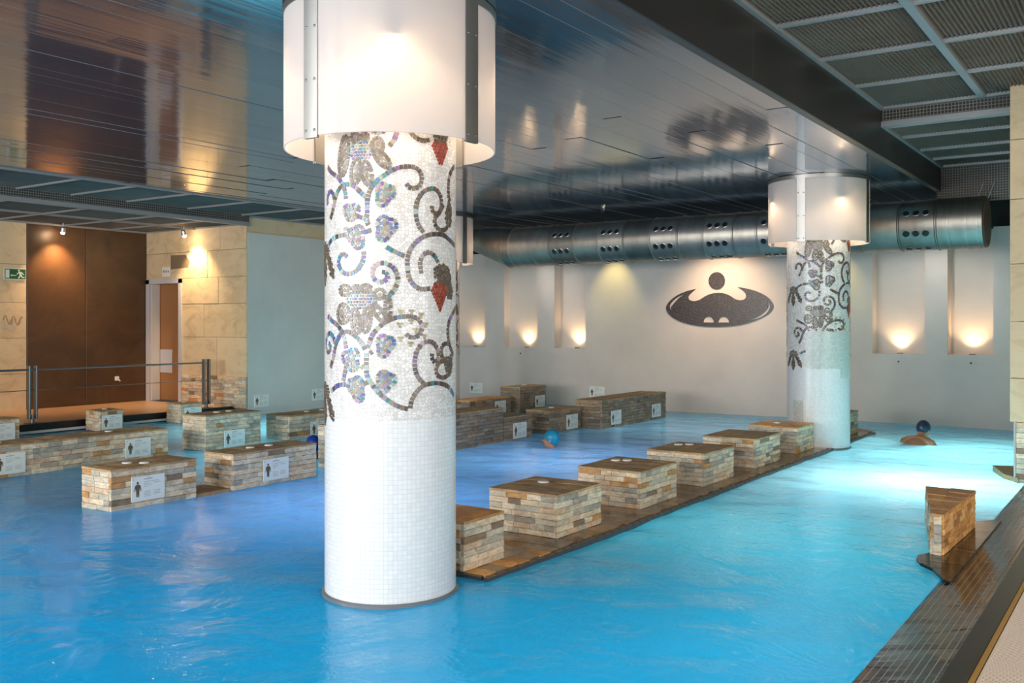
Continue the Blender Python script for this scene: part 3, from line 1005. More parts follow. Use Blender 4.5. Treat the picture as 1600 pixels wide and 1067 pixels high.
# ------------------------------------------------------------------ mosaic columns with lamp shades
PHI0 = R(-48.36)
RC = 0.392
PAL = [(0.05, 0.24, 0.26), (0.10, 0.10, 0.33), (0.22, 0.12, 0.34), (0.33, 0.30, 0.22), (0.32, 0.38, 0.30), (0.08, 0.20, 0.36), (0.40, 0.28, 0.34),
       (0.20, 0.20, 0.22), (0.30, 0.46, 0.46), (0.15, 0.13, 0.13)]
PALB = [(0.13, 0.09, 0.06), (0.09, 0.07, 0.06), (0.17, 0.13, 0.10), (0.07, 0.06, 0.07), (0.20, 0.15, 0.10), (0.12, 0.10, 0.13)]
PALF = [(0.216, 0.194, 0.144), (0.144, 0.216, 0.216), (0.245, 0.173, 0.238), (0.187, 0.166, 0.115), (0.115, 0.173, 0.259), (0.274, 0.238, 0.158), (0.158, 0.108, 0.238), (0.288, 0.302, 0.302)]
PALP = [(0.202, 0.169, 0.122), (0.158, 0.130, 0.094), (0.238, 0.216, 0.180), (0.187, 0.151, 0.130), (0.216, 0.187, 0.209)]
PALD = [(0.122, 0.097, 0.068), (0.094, 0.072, 0.054), (0.151, 0.122, 0.086), (0.108, 0.090, 0.079)]
PALR = [(0.33, 0.045, 0.025), (0.24, 0.03, 0.02), (0.40, 0.08, 0.04), (0.28, 0.05, 0.03)]
PALG = [(0.34, 0.28, 0.14), (0.42, 0.38, 0.22), (0.30, 0.25, 0.16)]


def sample(poly, step):
    """Catmull-Rom through the points in arc-length steps (s in metres round the column, z)"""
    P = [(a * PI / 180 * RC, z) for a, z in poly]
    out = []
    for i in range(len(P) - 1):
        p0, p1, p2, p3 = P[max(i - 1, 0)], P[i], P[i + 1], P[min(i + 2, len(P) - 1)]
        for q in range(12):
            t = q / 12
            out.append(tuple(0.5 * (2 * p1[c] + (p2[c] - p0[c]) * t + (2 * p0[c] - 5 * p1[c] + 4 * p2[c] - p3[c]) * t * t + (3 * p1[c] - p0[c] - 3 * p2[c] + p3[c]) * t ** 3) for c in (0, 1)))
    out.append(P[-1])
    res, acc = [out[0]], 0
    for a, b_ in zip(out, out[1:]):
        d = math.dist(a, b_)
        acc += d
        if acc >= step:
            res.append(b_); acc = 0
    return res


def tess(m, pts, ctr, phi, color, hgt=0.0035):
    """one tessera: polygon pts in (s, z), set on the cylinder"""
    n = len(m.v)
    k = len(pts)
    for (s, z) in pts:
        a = phi + s / RC
        m.v.append((ctr[0] + (RC + hgt) * math.cos(a), ctr[1] + (RC + hgt) * math.sin(a), z))
    for (s, z) in pts:
        a = phi + s / RC
        m.v.append((ctr[0] + (RC - 0.001) * math.cos(a), ctr[1] + (RC - 0.001) * math.sin(a), z))
    m.f.append(tuple(range(n, n + k))); m.mi.append(0)
    for i in range(k):
        j = (i + 1) % k
        m.f.append((n + i, n + k + i, n + k + j, n + j)); m.mi.append(0)
    m.col += [color] * (2 * k)


def jit(c, rnd, a=0.15):
    f_ = rnd.uniform(1 - a, 1 + a)
    return tuple(x_ * f_ for x_ in c)


def vine(m, poly, ctr, phi, rnd, keep, w=0.027, iri=1.0):
    st = 0.021
    P = sample(poly, st)
    for a, b_ in zip(P, P[1:]):
        mid = ((a[0] + b_[0]) / 2, (a[1] + b_[1]) / 2)
        if not keep(mid[0] / RC * 180 / PI, mid[1]):
            continue
        d = Vector((b_[0] - a[0], b_[1] - a[1])).normalized()
        nn = Vector((-d.y, d.x)) * w / 2 * rnd.uniform(0.9, 1.05)
        l = math.dist(a, b_) / 2 - 0.0018
        c = Vector(mid)
        q = [c - d * l - nn, c + d * l - nn, c + d * l + nn, c - d * l + nn]
        ir = (0.7 if mid[0] < 0.06 else 0.12) * iri  # view-dependent sheen put into the tile colours, by side and column
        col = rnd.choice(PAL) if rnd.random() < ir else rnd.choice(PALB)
        tess(m, [tuple(v_) for v_ in q], ctr, phi, jit(col, rnd))


def blob(m, b_, ctr, phi, rnd, keep, iri=1.0):
    a, z, w, h, tilt, kind = b_
    if kind == 'petal':
        w, h = w * 1.18, h * 1.12
    s0 = a * PI / 180 * RC
    ct, sn = math.cos(R(tilt)), math.sin(R(tilt))
    g = {'leaf': 0.0205, 'flower': 0.0195, 'petal': 0.021, 'dark': 0.021, 'darkflower': 0.0195, 'red': 0.021}[kind]

    def inside(u, v_):
        if kind == 'leaf':     # three-lobed vine leaf
            lob = [(-0.42, 0.35, 0.55), (0.42, 0.35, 0.55), (0.0, -0.35, 0.62)]
            return any((u - p) ** 2 + (v_ - q) ** 2 < r_ * r_ for p, q, r_ in lob)
        if kind == 'red':      # bunch tapering downwards
            return -1 < v_ < 1 and abs(u) < 0.95 * (0.25 + 0.75 * min(1, (v_ + 1) / 1.3)) * (1 if v_ < 0.6 else 1 - (v_ - 0.6) * 0.9)
        return u * u + v_ * v_ < 1
    shrink = 0.88 if kind in ('flower', 'darkflower') else 1.0
    rows = int(2 * h / g) + 2
    cols = int(2 * w / g) + 2

    def put(x_, y_):
        return s0 + x_ * ct - y_ * sn, z + x_ * sn + y_ * ct
    lined = kind in ('leaf', 'petal')
    if lined:
        # outline of single tesserae laid end to end
        pts_ = []
        for q in range(120):
            an = 2 * PI * q / 120
            t_ = 0.0
            while inside(t_ * math.cos(an), t_ * math.sin(an)) and t_ < 1.3:
                t_ += 0.01
            pts_.append((t_ * math.cos(an) * (w - 0.009), t_ * math.sin(an) * (h - 0.009)))
        pts_.append(pts_[0])
        last, acc = pts_[0], 0.0
        for p_, q_ in zip(pts_, pts_[1:]):
            acc += math.dist(p_, q_)
            if acc < 0.0175:
                continue
            acc = 0.0
            d_ = Vector((q_[0] - last[0], q_[1] - last[1]))
            l_ = d_.length / 2 - 0.0012
            c_ = Vector(((q_[0] + last[0]) / 2, (q_[1] + last[1]) / 2))
            last = q_
            if l_ < 0.003:
                continue
            d_.normalize()
            nn = Vector((-d_.y, d_.x)) * 0.0105
            if kind == 'leaf':
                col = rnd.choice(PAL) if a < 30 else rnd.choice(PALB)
            else:
                col = rnd.choice(PALP)
            if rnd.random() > iri:
                col = rnd.choice(PALD)
            c2 = put(c_.x, c_.y)
            if keep(c2[0] / RC * 180 / PI, c2[1]):
                tess(m, [put(*v_) for v_ in (c_ - d_ * l_ - nn, c_ + d_ * l_ - nn, c_ + d_ * l_ + nn, c_ - d_ * l_ + nn)], ctr, phi, jit(col, rnd), 0.0042)
    for j in range(-rows, rows + 1):
        for i in range(-cols, cols + 1):
            x_ = (i + (0.5 if j % 2 else 0)) * g
            y_ = j * g * 0.88
            u, v_ = x_ / (w * shrink), y_ / (h * shrink)
            if lined:
                ku, kv = w / max(w - 0.021, 0.006), h / max(h - 0.021, 0.006)
                if not inside(u * ku, v_ * kv):
                    continue
            elif not inside(u, v_):
                continue
            if kind in ('leaf', 'petal', 'dark'):
                x_ += rnd.uniform(-0.15, 0.15) * g; y_ += rnd.uniform(-0.15, 0.15) * g
            s, zz_ = put(x_, y_)
            if not keep(s / RC * 180 / PI, zz_):
                continue
            rad = g * 0.55
            if kind == 'leaf':
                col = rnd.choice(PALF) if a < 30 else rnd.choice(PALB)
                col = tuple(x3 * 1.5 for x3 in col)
            elif kind == 'flower':
                col = rnd.choice(PAL) if rnd.random() < 0.75 else rnd.choice(PALF)
            elif kind == 'petal':
                col = tuple(x3 * 1.25 for x3 in rnd.choice(PALP))
            elif kind == 'red':
                col = rnd.choice(PALR)
            else:
                col = rnd.choice(PALD)
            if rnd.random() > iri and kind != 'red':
                col = rnd.choice(PALD)
            if kind == 'red':
                pts = [(s, zz_ - rad * 1.2), (s + rad * 0.95, zz_ + 0.2 * rad), (s + rad * 0.2, zz_ + rad * 1.2), (s - rad * 0.95, zz_ - 0.2 * rad)]
            elif kind in ('flower', 'darkflower'):
                pts = [(s + rad * 0.82 * math.cos(t_ * PI / 3), zz_ + rad * 0.82 * math.sin(t_ * PI / 3)) for t_ in range(6)]
            else:
                o_ = rnd.uniform(0, 1)
                pts = [(s + rad * 1.05 * math.cos(o_ + t_ * PI / 2.5), zz_ + rad * 1.05 * math.sin(o_ + t_ * PI / 2.5)) for t_ in range(5)]
            tess(m, pts, ctr, phi, jit(col, rnd))


def uv_cyl(me, ctr_off):
    uvl = me.uv_layers.new(name='UVMap')
    for poly in me.polygons:
        cs = []
        for li in poly.loop_indices:
            v_ = me.vertices[me.loops[li].vertex_index].co
            cs.append((math.atan2(v_.y, v_.x), v_.z))
        mx = max(c[0] for c in cs)
        for li, c in zip(poly.loop_indices, cs):
            a = c[0]
            if mx - a > PI:
                a += 2 * PI
            uvl.data[li].uv = (a * RC, c[1])


def column(ctr, label, seed, keep, patch=None, pattern=True, iri=1.0):
    rnd = random.Random(seed)
    base_z = 0.0
    t = thing('mosaic_column', label, 'column', (ctr[0], ctr[1], 0), 'round mosaic columns')
    m = MB(); m.lathe([(RC, -1.3), (RC, 0.02), (RC, 0.5), (RC, 1.05)], 64, ctr)
    o = m.build('tiled_base', MOSB, t, True); uv_cyl(o.data, ctr)
    m = MB(); m.lathe([(RC, 1.05), (RC, 1.6), (RC, 2.2), (RC, 2.8), (RC, CZ + 0.05)], 64, ctr)
    o = m.build('tesserae_shaft', MOSA, t, True); uv_cyl(o.data, ctr)
    m = MB(); m.lathe([(RC, -0.10), (RC + 0.016, -0.10), (RC + 0.016, 0.012), (RC, 0.02)], 64, ctr)
    m.build('foot_ring', RING, t, True)
    if pattern:
        for rep in (0, PI):
            ph = PHI0 + rep
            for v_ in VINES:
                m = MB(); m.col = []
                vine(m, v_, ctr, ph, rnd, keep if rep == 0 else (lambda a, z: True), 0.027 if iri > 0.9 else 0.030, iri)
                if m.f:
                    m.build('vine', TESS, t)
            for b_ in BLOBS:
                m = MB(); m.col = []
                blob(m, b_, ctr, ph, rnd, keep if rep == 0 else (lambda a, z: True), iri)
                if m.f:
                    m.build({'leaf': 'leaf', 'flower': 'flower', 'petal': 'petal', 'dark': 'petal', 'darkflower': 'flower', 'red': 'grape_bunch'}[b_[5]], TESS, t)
            m = MB(); m.col = []
            for (a, z) in DOTS:
                for q in range(3):
                    s = a * PI / 180 * RC + 0.0105 * math.cos(q * 2.094 + 0.5)
                    zz_ = z + 0.0105 * math.sin(q * 2.094 + 0.5)
                    if keep(a, z) or rep:
                        tess(m, [(s + 0.0085 * math.cos(t_ * PI / 4), zz_ + 0.0085 * math.sin(t_ * PI / 4)) for t_ in range(8)], ctr, ph, jit(rnd.choice(PALG), rnd))
            if m.f:
                m.build('gold_dots', TESS, t)
    if patch:
        for (a0, a1, z0, z1, mt) in patch:
            m = MB()
            m.lathe([(RC - 0.002, z0), (RC + 0.006, z0), (RC + 0.006, z1), (RC - 0.002, z1)], 24, ctr, PHI0 + R(a0), PHI0 + R(a1), closed_prof=True)
            o = m.build('repair_tiles', mt, t, True); uv_cyl(o.data, ctr)
    return t


SCREW = MB().lathe([(0.0, 0.006), (0.005, 0.005), (0.008, 0.003), (0.008, 0.0)], 10).mesh('screw', STEEL_DARK, True)


def lamp_shade(ctr, label, power):
    t = thing('lamp_shade', label, 'lamp', (ctr[0], ctr[1], 2.63), 'drum lamps around the columns')
    ZT, ZBm, RS = 3.41, 2.63, 0.625
    for k in range(4):
        a = PHI0 + R(1) + k * PI / 2
        m = MB()
        m.lathe([(RS - 0.004, ZBm), (RS + 0.004, ZBm), (RS + 0.004, ZT), (RS - 0.004, ZT)], 24, ctr, a - PI / 4 + 0.004, a + PI / 4 - 0.004, closed_prof=True)
        m.build('shade_panel', SHADE, t, True)
        # steel strap with screws
        sa = a + PI / 4
        m = MB()
        m.lathe([(RS + 0.004, ZBm - 0.012), (RS + 0.009, ZBm - 0.012), (RS + 0.009, ZT + 0.02), (RS + 0.004, ZT + 0.02)], 4, ctr, sa - 0.085, sa + 0.085, closed_prof=True)
        strap = m.build('strap', STEEL, t, True)
        m = MB()
        m.lathe([(RS - 0.012, ZBm - 0.012), (RS - 0.004, ZBm - 0.012), (RS - 0.004, ZT + 0.02), (RS - 0.012, ZT + 0.02)], 4, ctr, sa - 0.085, sa + 0.085, closed_prof=True)
        m.build('strap_backing', STEEL, t, True)
        for z in (ZBm + 0.03, ZBm + 0.31, ZBm + 0.6):
            for d_ in (-0.052, 0.052):
                b_ = Vector((math.cos(sa + d_), math.sin(sa + d_), 0))
                c = Vector((ctr[0], ctr[1], z)) + b_ * (RS + 0.0085)
                q = place('screw', SCREW, c, b_.to_track_quat('Z', 'Y').to_euler())
                q.parent = strap
                q.location = c - t.location
        # stand-off bracket to the column
        b_ = Vector((math.cos(sa), math.sin(sa), 0))
        m = MB()
        m.tube([Vector((ctr[0], ctr[1], 3.36)) + b_ * (RC - 0.01), Vector((ctr[0], ctr[1], 3.36)) + b_ * (RS - 0.01)], 0.014, 8)
        m.build('bracket', STEEL_DARK, t)
        # downlight behind each panel
        b_ = Vector((math.cos(a), math.sin(a), 0))
        c = Vector((ctr[0], ctr[1], 0)) + b_ * 0.572
        m = MB(); m.lathe([(0.0, 3.40), (0.038, 3.40), (0.042, 3.17), (0.038, 3.145), (0.0, 3.155)], 16, (c.x, c.y))
        h = m.build('lamp_holder', STEEL_DARK, t, True)
        m = MB(); m.lathe([(0.0, 3.155), (0.032, 3.15), (0.032, 3.135), (0.02, 3.122), (0.0, 3.118)], 16, (c.x, c.y))
        m.build('bulb', BULB, h, True)
        light('shade_bulb', 'SPOT', (c.x, c.y, 3.11), power, WARM2, 0.02, target=(c.x, c.y, 0), angle=160, blend=0.3)
    m = MB(); m.lathe([(RS - 0.02, ZT), (RS + 0.011, ZT), (RS + 0.011, ZT + 0.045), (RS - 0.02, ZT + 0.045)], 48, ctr, closed_prof=True)
    m.build('top_ring', STEEL, t, True)
    return t


C1, C2, C3 = (-3.85, 4.33), (-3.72, 12.48), (-10.45, 12.95)
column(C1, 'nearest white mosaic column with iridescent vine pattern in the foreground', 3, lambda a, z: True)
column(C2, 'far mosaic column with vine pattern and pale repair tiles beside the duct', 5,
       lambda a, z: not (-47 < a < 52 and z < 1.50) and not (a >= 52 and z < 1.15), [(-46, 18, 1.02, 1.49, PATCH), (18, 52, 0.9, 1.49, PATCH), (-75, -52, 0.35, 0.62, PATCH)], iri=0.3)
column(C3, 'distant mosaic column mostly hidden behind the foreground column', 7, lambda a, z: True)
lamp_shade(C1, 'large white drum lamp around the nearest mosaic column', 16)
lamp_shade(C2, 'white drum lamp around the far column beside the duct', 16)
lamp_shade(C3, 'white drum lamp half hidden behind the nearest column', 16)

# ------------------------------------------------------------------ round air duct along the far wall
DY, DZc, DR = 14.2, 2.965, 0.35
duct = thing('air_duct', 'long round galvanised air duct with nozzle groups under the ceiling', 'duct', (-6.0, DY, DZc))
GX = [-9.35, -8.5, -7.55, -6.59, -5.68, -4.82, -3.8, -2.81]


def ring_x(m, prof, n=40):
    """lathe around the duct axis (x)"""
    k = len(prof)
    vs = []
    for i in range(n):
        a = 2 * PI * i / n
        for (xx, r) in prof:
            vs.append((xx, DY + r * math.cos(a), DZc + r * math.sin(a)))
    fs = []
    for i in range(n):
        j = (i + 1) % n
        for p in range(k - 1):
            fs.append((i * k + p, i * k + p + 1, j * k + p + 1, j * k + p))
    return m.add(vs, fs)


segs = [-9.75]
for gxx in GX:
    segs += [gxx - 0.24, gxx + 0.24]
segs.append(-1.98)
segs = sorted(segs)
for a, b_ in zip(segs, segs[1:]):
    m = MB(); ring_x(m, [(a, DR - 0.02), (a, DR + 0.012), (a + 0.014, DR + 0.012), (a + 0.022, DR), (b_ - 0.012, DR), (b_ - 0.002, DR - 0.02)])
    m.build('duct_section', DUCT, duct, True)
for xx in (-2.42, -2.2, -2.06):
    m = MB(); ring_x(m, [(xx, DR), (xx, DR + 0.007), (xx + 0.02, DR + 0.007), (xx + 0.02, DR)])
    m.build('clamp_band', STEEL, duct, True)
m = MB()
n = 40
m.add([(-1.985, DY + 0.345 * math.cos(2 * PI * i / n), DZc + 0.345 * math.sin(2 * PI * i / n)) for i in range(n)] + [(-1.965, DY + 0.33 * math.cos(2 * PI * i / n), DZc + 0.33 * math.sin(2 * PI * i / n)) for i in range(n)],
      [tuple(range(n, 2 * n))] + [(i, (i + 1) % n, n + (i + 1) % n, n + i) for i in range(n)])
m.build('end_cap', plain('brown_cap', (0.22, 0.15, 0.10), 0.5, 0.6), duct)  # brown, darker than the duct sheet
# angled reducer at the far left end
m = MB()
vs = []
n = 28
for s, (dx, dz, rr, tl) in enumerate([(-9.75, 0, DR, 0), (-10.0, 0.07, DR * 0.9, 0.05), (-10.55, 0.20, DR * 0.55, 0.10), (-10.8, 0.30, DR * 0.35, 0.1)]):
    for i in range(n):
        a = 2 * PI * i / n
        vs.append((dx + tl * math.sin(a), DY + rr * math.cos(a), DZc + dz + rr * math.sin(a)))
fs = [(s * n + i, s * n + (i + 1) % n, (s + 1) * n + (i + 1) % n, (s + 1) * n + i) for s in range(3) for i in range(n)]
m.add(vs, fs); m.build('reducer', DUCT, duct, True)
# nozzles: ring with a dark throat, three by three per group
nm = MB()
n = 16
prof = [(0.050, 0.0), (0.052, 0.010), (0.044, 0.014), (0.040, 0.008), (0.040, 0.002)]
nm.lathe(prof, n)
nm.add([(0.041 * math.cos(2 * PI * i / n), 0.041 * math.sin(2 * PI * i / n), 0.003) for i in range(n)], [tuple(range(n))], 1)
NOZ = nm.mesh('nozzle', [STEEL, BLACK], True)
for gxx in GX[1:6] + GX[7:]:
    for el in (24, -23, -68):
        for dx in (-0.125, 0, 0.125):
            d_ = Vector((0, -math.cos(R(el)), math.sin(R(el))))
            p = Vector((gxx + dx, DY, DZc)) + d_ * (DR - 0.003)
            place('nozzle', NOZ, p, d_.to_track_quat('Z', 'X').to_euler(), parent=duct)
# hanger brackets near the right end
for yy in (-0.06, 0.1):
    m = MB(); m.tube([(-2.0 - yy, DY + yy - 0.1, DZc + 0.3), (-1.92 - yy, DY + yy - 0.12, DZc + 0.52)], 0.012, 6)
    m.build('hanger', STEEL_DARK, duct)

# ------------------------------------------------------------------ emblem on the far wall
def flat_shape(name, loops, mat, loc, th, parent=None, rot=(R(90), 0, 0)):
    """closed 2D loops (outer, holes) as a solid of given thickness standing on the wall"""
    cu = bpy.data.curves.new(name, 'CURVE')
    cu.dimensions = '2D'
    cu.fill_mode = 'BOTH'
    cu.extrude = th / 2
    cu.bevel_depth = 0
    for lp in loops:
        sp = cu.splines.new('POLY')
        sp.points.add(len(lp) - 1)
        for p, q in zip(sp.points, lp):
            p.co = (q[0], q[1], 0, 1)
        sp.use_cyclic_u = True
    tmp = bpy.data.objects.new('tmp', cu)
    COL.objects.link(tmp)
    bpy.context.view_layer.update()
    me = bpy.data.meshes.new_from_object(tmp.evaluated_get(bpy.context.evaluated_depsgraph_get()))
    bpy.data.objects.remove(tmp)
    me.name = name
    me.materials.clear()
    me.materials.append(mat)
    return place(name, me, loc, rot, parent=parent)


EX, EZ = -6.53, 1.89
emb = thing('wall_emblem', 'dark speckled granite emblem of a wide ellipse and disc on far wall', 'emblem', (EX, YB, EZ))
kx, kz = 1.0 / 720, 0.354 / 270


def E_(pts):
    return [((x_ - 795) * kx, (560 - y_) * kz) for x_, y_ in pts]


def smooth_loop(pts, n=5):
    out = []
    for i in range(len(pts) - 1):
        p0, p1, p2, p3 = pts[max(i - 1, 0)], pts[i], pts[i + 1], pts[min(i + 2, len(pts) - 1)]
        for q in range(n):
            t = q / n
            out.append(tuple(0.5 * (2 * p1[c] + (p2[c] - p0[c]) * t + (2 * p0[c] - 5 * p1[c] + 4 * p2[c] - p3[c]) * t * t + (3 * p1[c] - p0[c] - 3 * p2[c] + p3[c]) * t ** 3) for c in (0, 1)))
    return out + [pts[-1]]


outer = smooth_loop([(495, 312), (380, 335), (250, 385), (140, 460), (80, 540), (85, 610), (150, 690), (280, 760), (450, 805), (650, 828), (850, 828), (1100, 800),
                     (1320, 730), (1460, 650), (1512, 570), (1500, 510), (1430, 430), (1300, 360), (1150, 315), (1055, 300)])
inner = smooth_loop([(1055, 300), (1120, 345), (1165, 400), (1155, 455), (1090, 475), (1020, 455), (960, 415), (880, 380), (790, 370), (700, 382), (620, 415), (545, 460),
                     (470, 478), (405, 460), (390, 415), (425, 370), (495, 312)])
lo = E_(outer[:-1] + inner[:-1])
holes = []
for c in (668, 872):
    holes.append(E_([(c + 72 * math.cos(PI * i / 14), 770 - 78 * math.sin(PI * i / 14)) for i in range(15)]))
arcL = [(320, 385), (230, 425), (155, 490), (125, 550), (150, 615)]
arcR = [(1440, 485), (1448, 560), (1400, 630), (1310, 695), (1190, 745)]


def crescent(pts, w):
    a = smooth_loop(pts)
    nrm = []
    for i in range(len(a)):
        p, q = a[max(i - 1, 0)], a[min(i + 1, len(a) - 1)]
        d_ = Vector((q[0] - p[0], q[1] - p[1])).normalized()
        k_ = math.sin(PI * i / (len(a) - 1)) * w
        nrm.append((a[i][0] - d_.y * k_, a[i][1] + d_.x * k_))
    return E_(a + nrm[::-1][1:-1])


holes += [crescent(arcL, -34), crescent(arcR, -34)]
flat_shape('ellipse_plate', [lo] + holes, GRANITE, (EX, YB - 0.008, EZ), 0.016, emb)
flat_shape('disc', [E_([(778 + 110 * math.cos(2 * PI * i / 40), 208 + 118 * math.sin(2 * PI * i / 40)) for i in range(40)])], GRANITE, (EX, YB - 0.008, EZ), 0.016, emb)

# ------------------------------------------------------------------ stone seats, platforms
TOPM = {}


def top_mesh(mat):
    if mat.name not in TOPM:
        TOPM[mat.name] = []
        for s in range(5):
            rnd = random.Random(40 + s)
            m = MB()
            n_ = 3
            vs = []
            for j in range(n_ + 1):
                for i in range(n_ + 1):
                    e = i in (0, n_) or j in (0, n_)
                    vs.append((i / n_, j / n_, 0.72 if e else 1 + rnd.uniform(-0.15, 0.15)))
            fs = [(j * 4 + i, j * 4 + i + 1, j * 4 + i + 5, j * 4 + i + 4) for j in range(3) for i in range(3)]
            m.add(vs, fs)
            m.add([(0, 0, 0), (1, 0, 0), (1, 1, 0), (0, 1, 0), (0, 0, .72), (1, 0, .72), (1, 1, .72), (0, 1, .72)],
                  [(0, 1, 5, 4), (1, 2, 6, 5), (2, 3, 7, 6), (3, 0, 4, 7)])
            TOPM[mat.name].append(m.mesh('top_stone', mat))
    return TOPM[mat.name]


bm_ = MB(); bm_.lathe([(0.0, 0.014), (0.030, 0.012), (0.036, 0.006), (0.036, 0.0)], 16)
BUTTON = bm_.mesh('button', WHITEP, True)


def stone_block(x0, x1, y0, y1, z0, z1, label, name='stone_block', mat=STONE, top=SLATE_TOP, buttons=(), group='stone massage blocks', seed=0, course=0.046):
    rnd = random.Random(seed * 7 + 3)
    t = thing(name, label, 'stone block', ((x0 + x1) / 2, (y0 + y1) / 2, z0), group)
    dpt = 0.028
    MB().box(x0 + 0.006, x1 - dpt, y0 + dpt, y1 - 0.006, min(z0, -0.35), z1 - 0.02).build('core', CORE, t)
    courses(t, (x0, y0 + dpt), (x1 - dpt, y0 + dpt), z0, z1 - 0.022, mat, dpt, course, rnd=rnd)
    courses(t, (x1 - dpt, y0 + 0.004), (x1 - dpt, y1), z0, z1 - 0.022, mat, dpt, course, rnd=rnd)
    # slate slabs on top
    y = y0 - 0.004
    tm = top_mesh(top)
    while y < y1 - 1e-4:
        d_ = rnd.uniform(0.16, 0.30)
        if y1 - y - d_ < 0.12:
            d_ = y1 - y
        cut = rnd.uniform(0.35, 0.65) * (x1 - x0)
        for (a, b_) in ((x0, x0 + cut), (x0 + cut, x1 + 0.004)):
            place('top_stone', rnd.choice(tm), (a + 0.001, y + 0.001, z1 - 0.022), (0, 0, 0), (b_ - a - 0.002, d_ - 0.002, 0.022 + rnd.uniform(0, 0.003)), t)
        y += d_
    for (u, v_) in buttons:
        place('button', BUTTON, (x0 + (x1 - x0) * u, y0 + (y1 - y0) * v_, z1 - 0.001), (0, 0, 0), (1.25, 1.25, 1), t)
    return t


# platform under the right-hand row of blocks
plat = struct(MB().box(-4.30, -3.47, 4.80, 14.2, -0.5, 0.012).build('floor_platform', CORE), 'narrow paved stone platform under the row of blocks')
PB = [MB().cbox(0, 1, 0, 1, 0, 1, 0.03).mesh('paver', PAVER)]
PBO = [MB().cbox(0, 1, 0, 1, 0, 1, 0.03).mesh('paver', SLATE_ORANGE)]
y = 4.80
row = 0
while y < 14.15:
    d_ = 0.125
    x = -4.30 - (0.13 if row % 2 else 0)
    while x < -3.48:
        a, b_ = max(x, -4.30), min(x + 0.27, -3.475)
        if b_ - a > 0.03:
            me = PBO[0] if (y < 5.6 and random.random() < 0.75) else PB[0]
            place('paver', me, (a, y, 0.008), (0, 0, 0), (b_ - a - 0.003, d_ - 0.003, 0.024 + random.uniform(0, 0.003)), plat)
        x += 0.27
    y += d_
    row += 1
EDM = MB().cbox(0, 1, 0, 1, 0, 1, 0.05).mesh('edge_tile', EDGE_DARK)
y = 4.76
while y < 14.2:
    place('edge_tile', EDM, (-3.475, y, -0.05), (0, 0, 0), (0.035, 0.112, 0.078), plat)
    y += 0.115
x = -4.30
while x < -3.5:
    place('edge_tile', EDM, (x, 4.765, -0.05), (0, 0, 0), (0.112, 0.035, 0.078), plat)
    x += 0.115
m = MB()
n = 14
pts = [(-3.89 + 0.43 * math.cos(PI * i / n), 14.2 + 0.45 * math.sin(PI * i / n)) for i in range(n + 1)]
m.add([(p[0], p[1], 0.03) for p in pts] + [(p[0], p[1], -0.4) for p in pts], [tuple(range(n + 1))] + [(i, n + 1 + i, n + 2 + i, i + 1) for i in range(n)])
m.build('rounded_tip', SLATE_TOP, plat)

G1 = 'stone blocks in the row along the paved platform'
P_ = 0.033
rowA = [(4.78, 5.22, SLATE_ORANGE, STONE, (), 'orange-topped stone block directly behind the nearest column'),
        (5.90, 6.55, SLATE_TOP, STONE, ((0.38, 0.62),), 'pale stone block, second from the nearest column on the paved platform'),
        (7.23, 7.95, SLATE_TOP, STONE, ((0.22, 0.62), (0.36, 0.70)), 'stone block, third from the nearest column on the paved platform'),
        (8.58, 9.33, SLATE_TOP, STONE, ((0.22, 0.6), (0.36, 0.7)), 'stone block, fourth from the nearest column on the paved platform'),
        (9.97, 10.75, SLATE_TOP, STONE, (), 'stone block, fifth along the platform with rust-stained face'),
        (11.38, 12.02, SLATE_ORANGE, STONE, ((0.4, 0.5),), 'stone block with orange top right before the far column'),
        (13.45, 14.12, SLATE_TOP, STONE, (), 'small stone block at the platform tip behind the far column')]
for i, (a, b_, tp, mt, bt, lb) in enumerate(rowA):
    stone_block(-4.25, -3.64, a, b_, P_, 0.355, lb, mat=mt, top=tp, buttons=bt, group=G1, seed=i, course=0.040)

G2 = 'stone blocks in the front left row'
rowB = [(4.72, 5.58, 0.365, STONE, ((0.45, 0.36), (0.72, 0.47)), 'nearest pale stone block at the left, standing alone in the water'),
        (6.00, 7.08, 0.355, STONE, ((0.5, 0.36), (0.5, 0.58)), 'long stone block between the nearest left block and the column'),
        (7.52, 8.45, 0.48, STONE, (), 'tall stone block half hidden by the left edge of the column'),
        (8.90, 10.50, 0.475, STONE_BROWN, (), 'tall brown stone block just right of the nearest column'),
        (10.52, 11.20, 0.335, STONE_BROWN, ((0.4, 0.4),), 'low brown stone block left of the light blue cap'),
        (11.70, 12.55, 0.335, STONE_BROWN, ((0.4, 0.5),), 'brown stone block behind the swimmer in light blue cap')]
for i, (a, b_, h, mt, bt, lb) in enumerate(rowB):
    stone_block(-7.76, -7.33, a, b_, 0.0, h, lb, mat=mt, buttons=bt, group=G2, seed=20 + i, course=0.05 if i < 3 else 0.045)
stone_block(-7.46, -7.0, 12.62, 14.85, 0.0, 0.44, 'longest brown stone block, farthest in the row near the emblem', mat=STONE_BROWN, group=G2, seed=31)
MB().box(-7.74, -7.36, 5.59, 5.99, -0.5, 0.026).build('stone_plinth', SLATE_TOP)
tag(bpy.data.objects['stone_plinth'], 'low wet slate plinth at water level between the two left blocks', 'plinth')

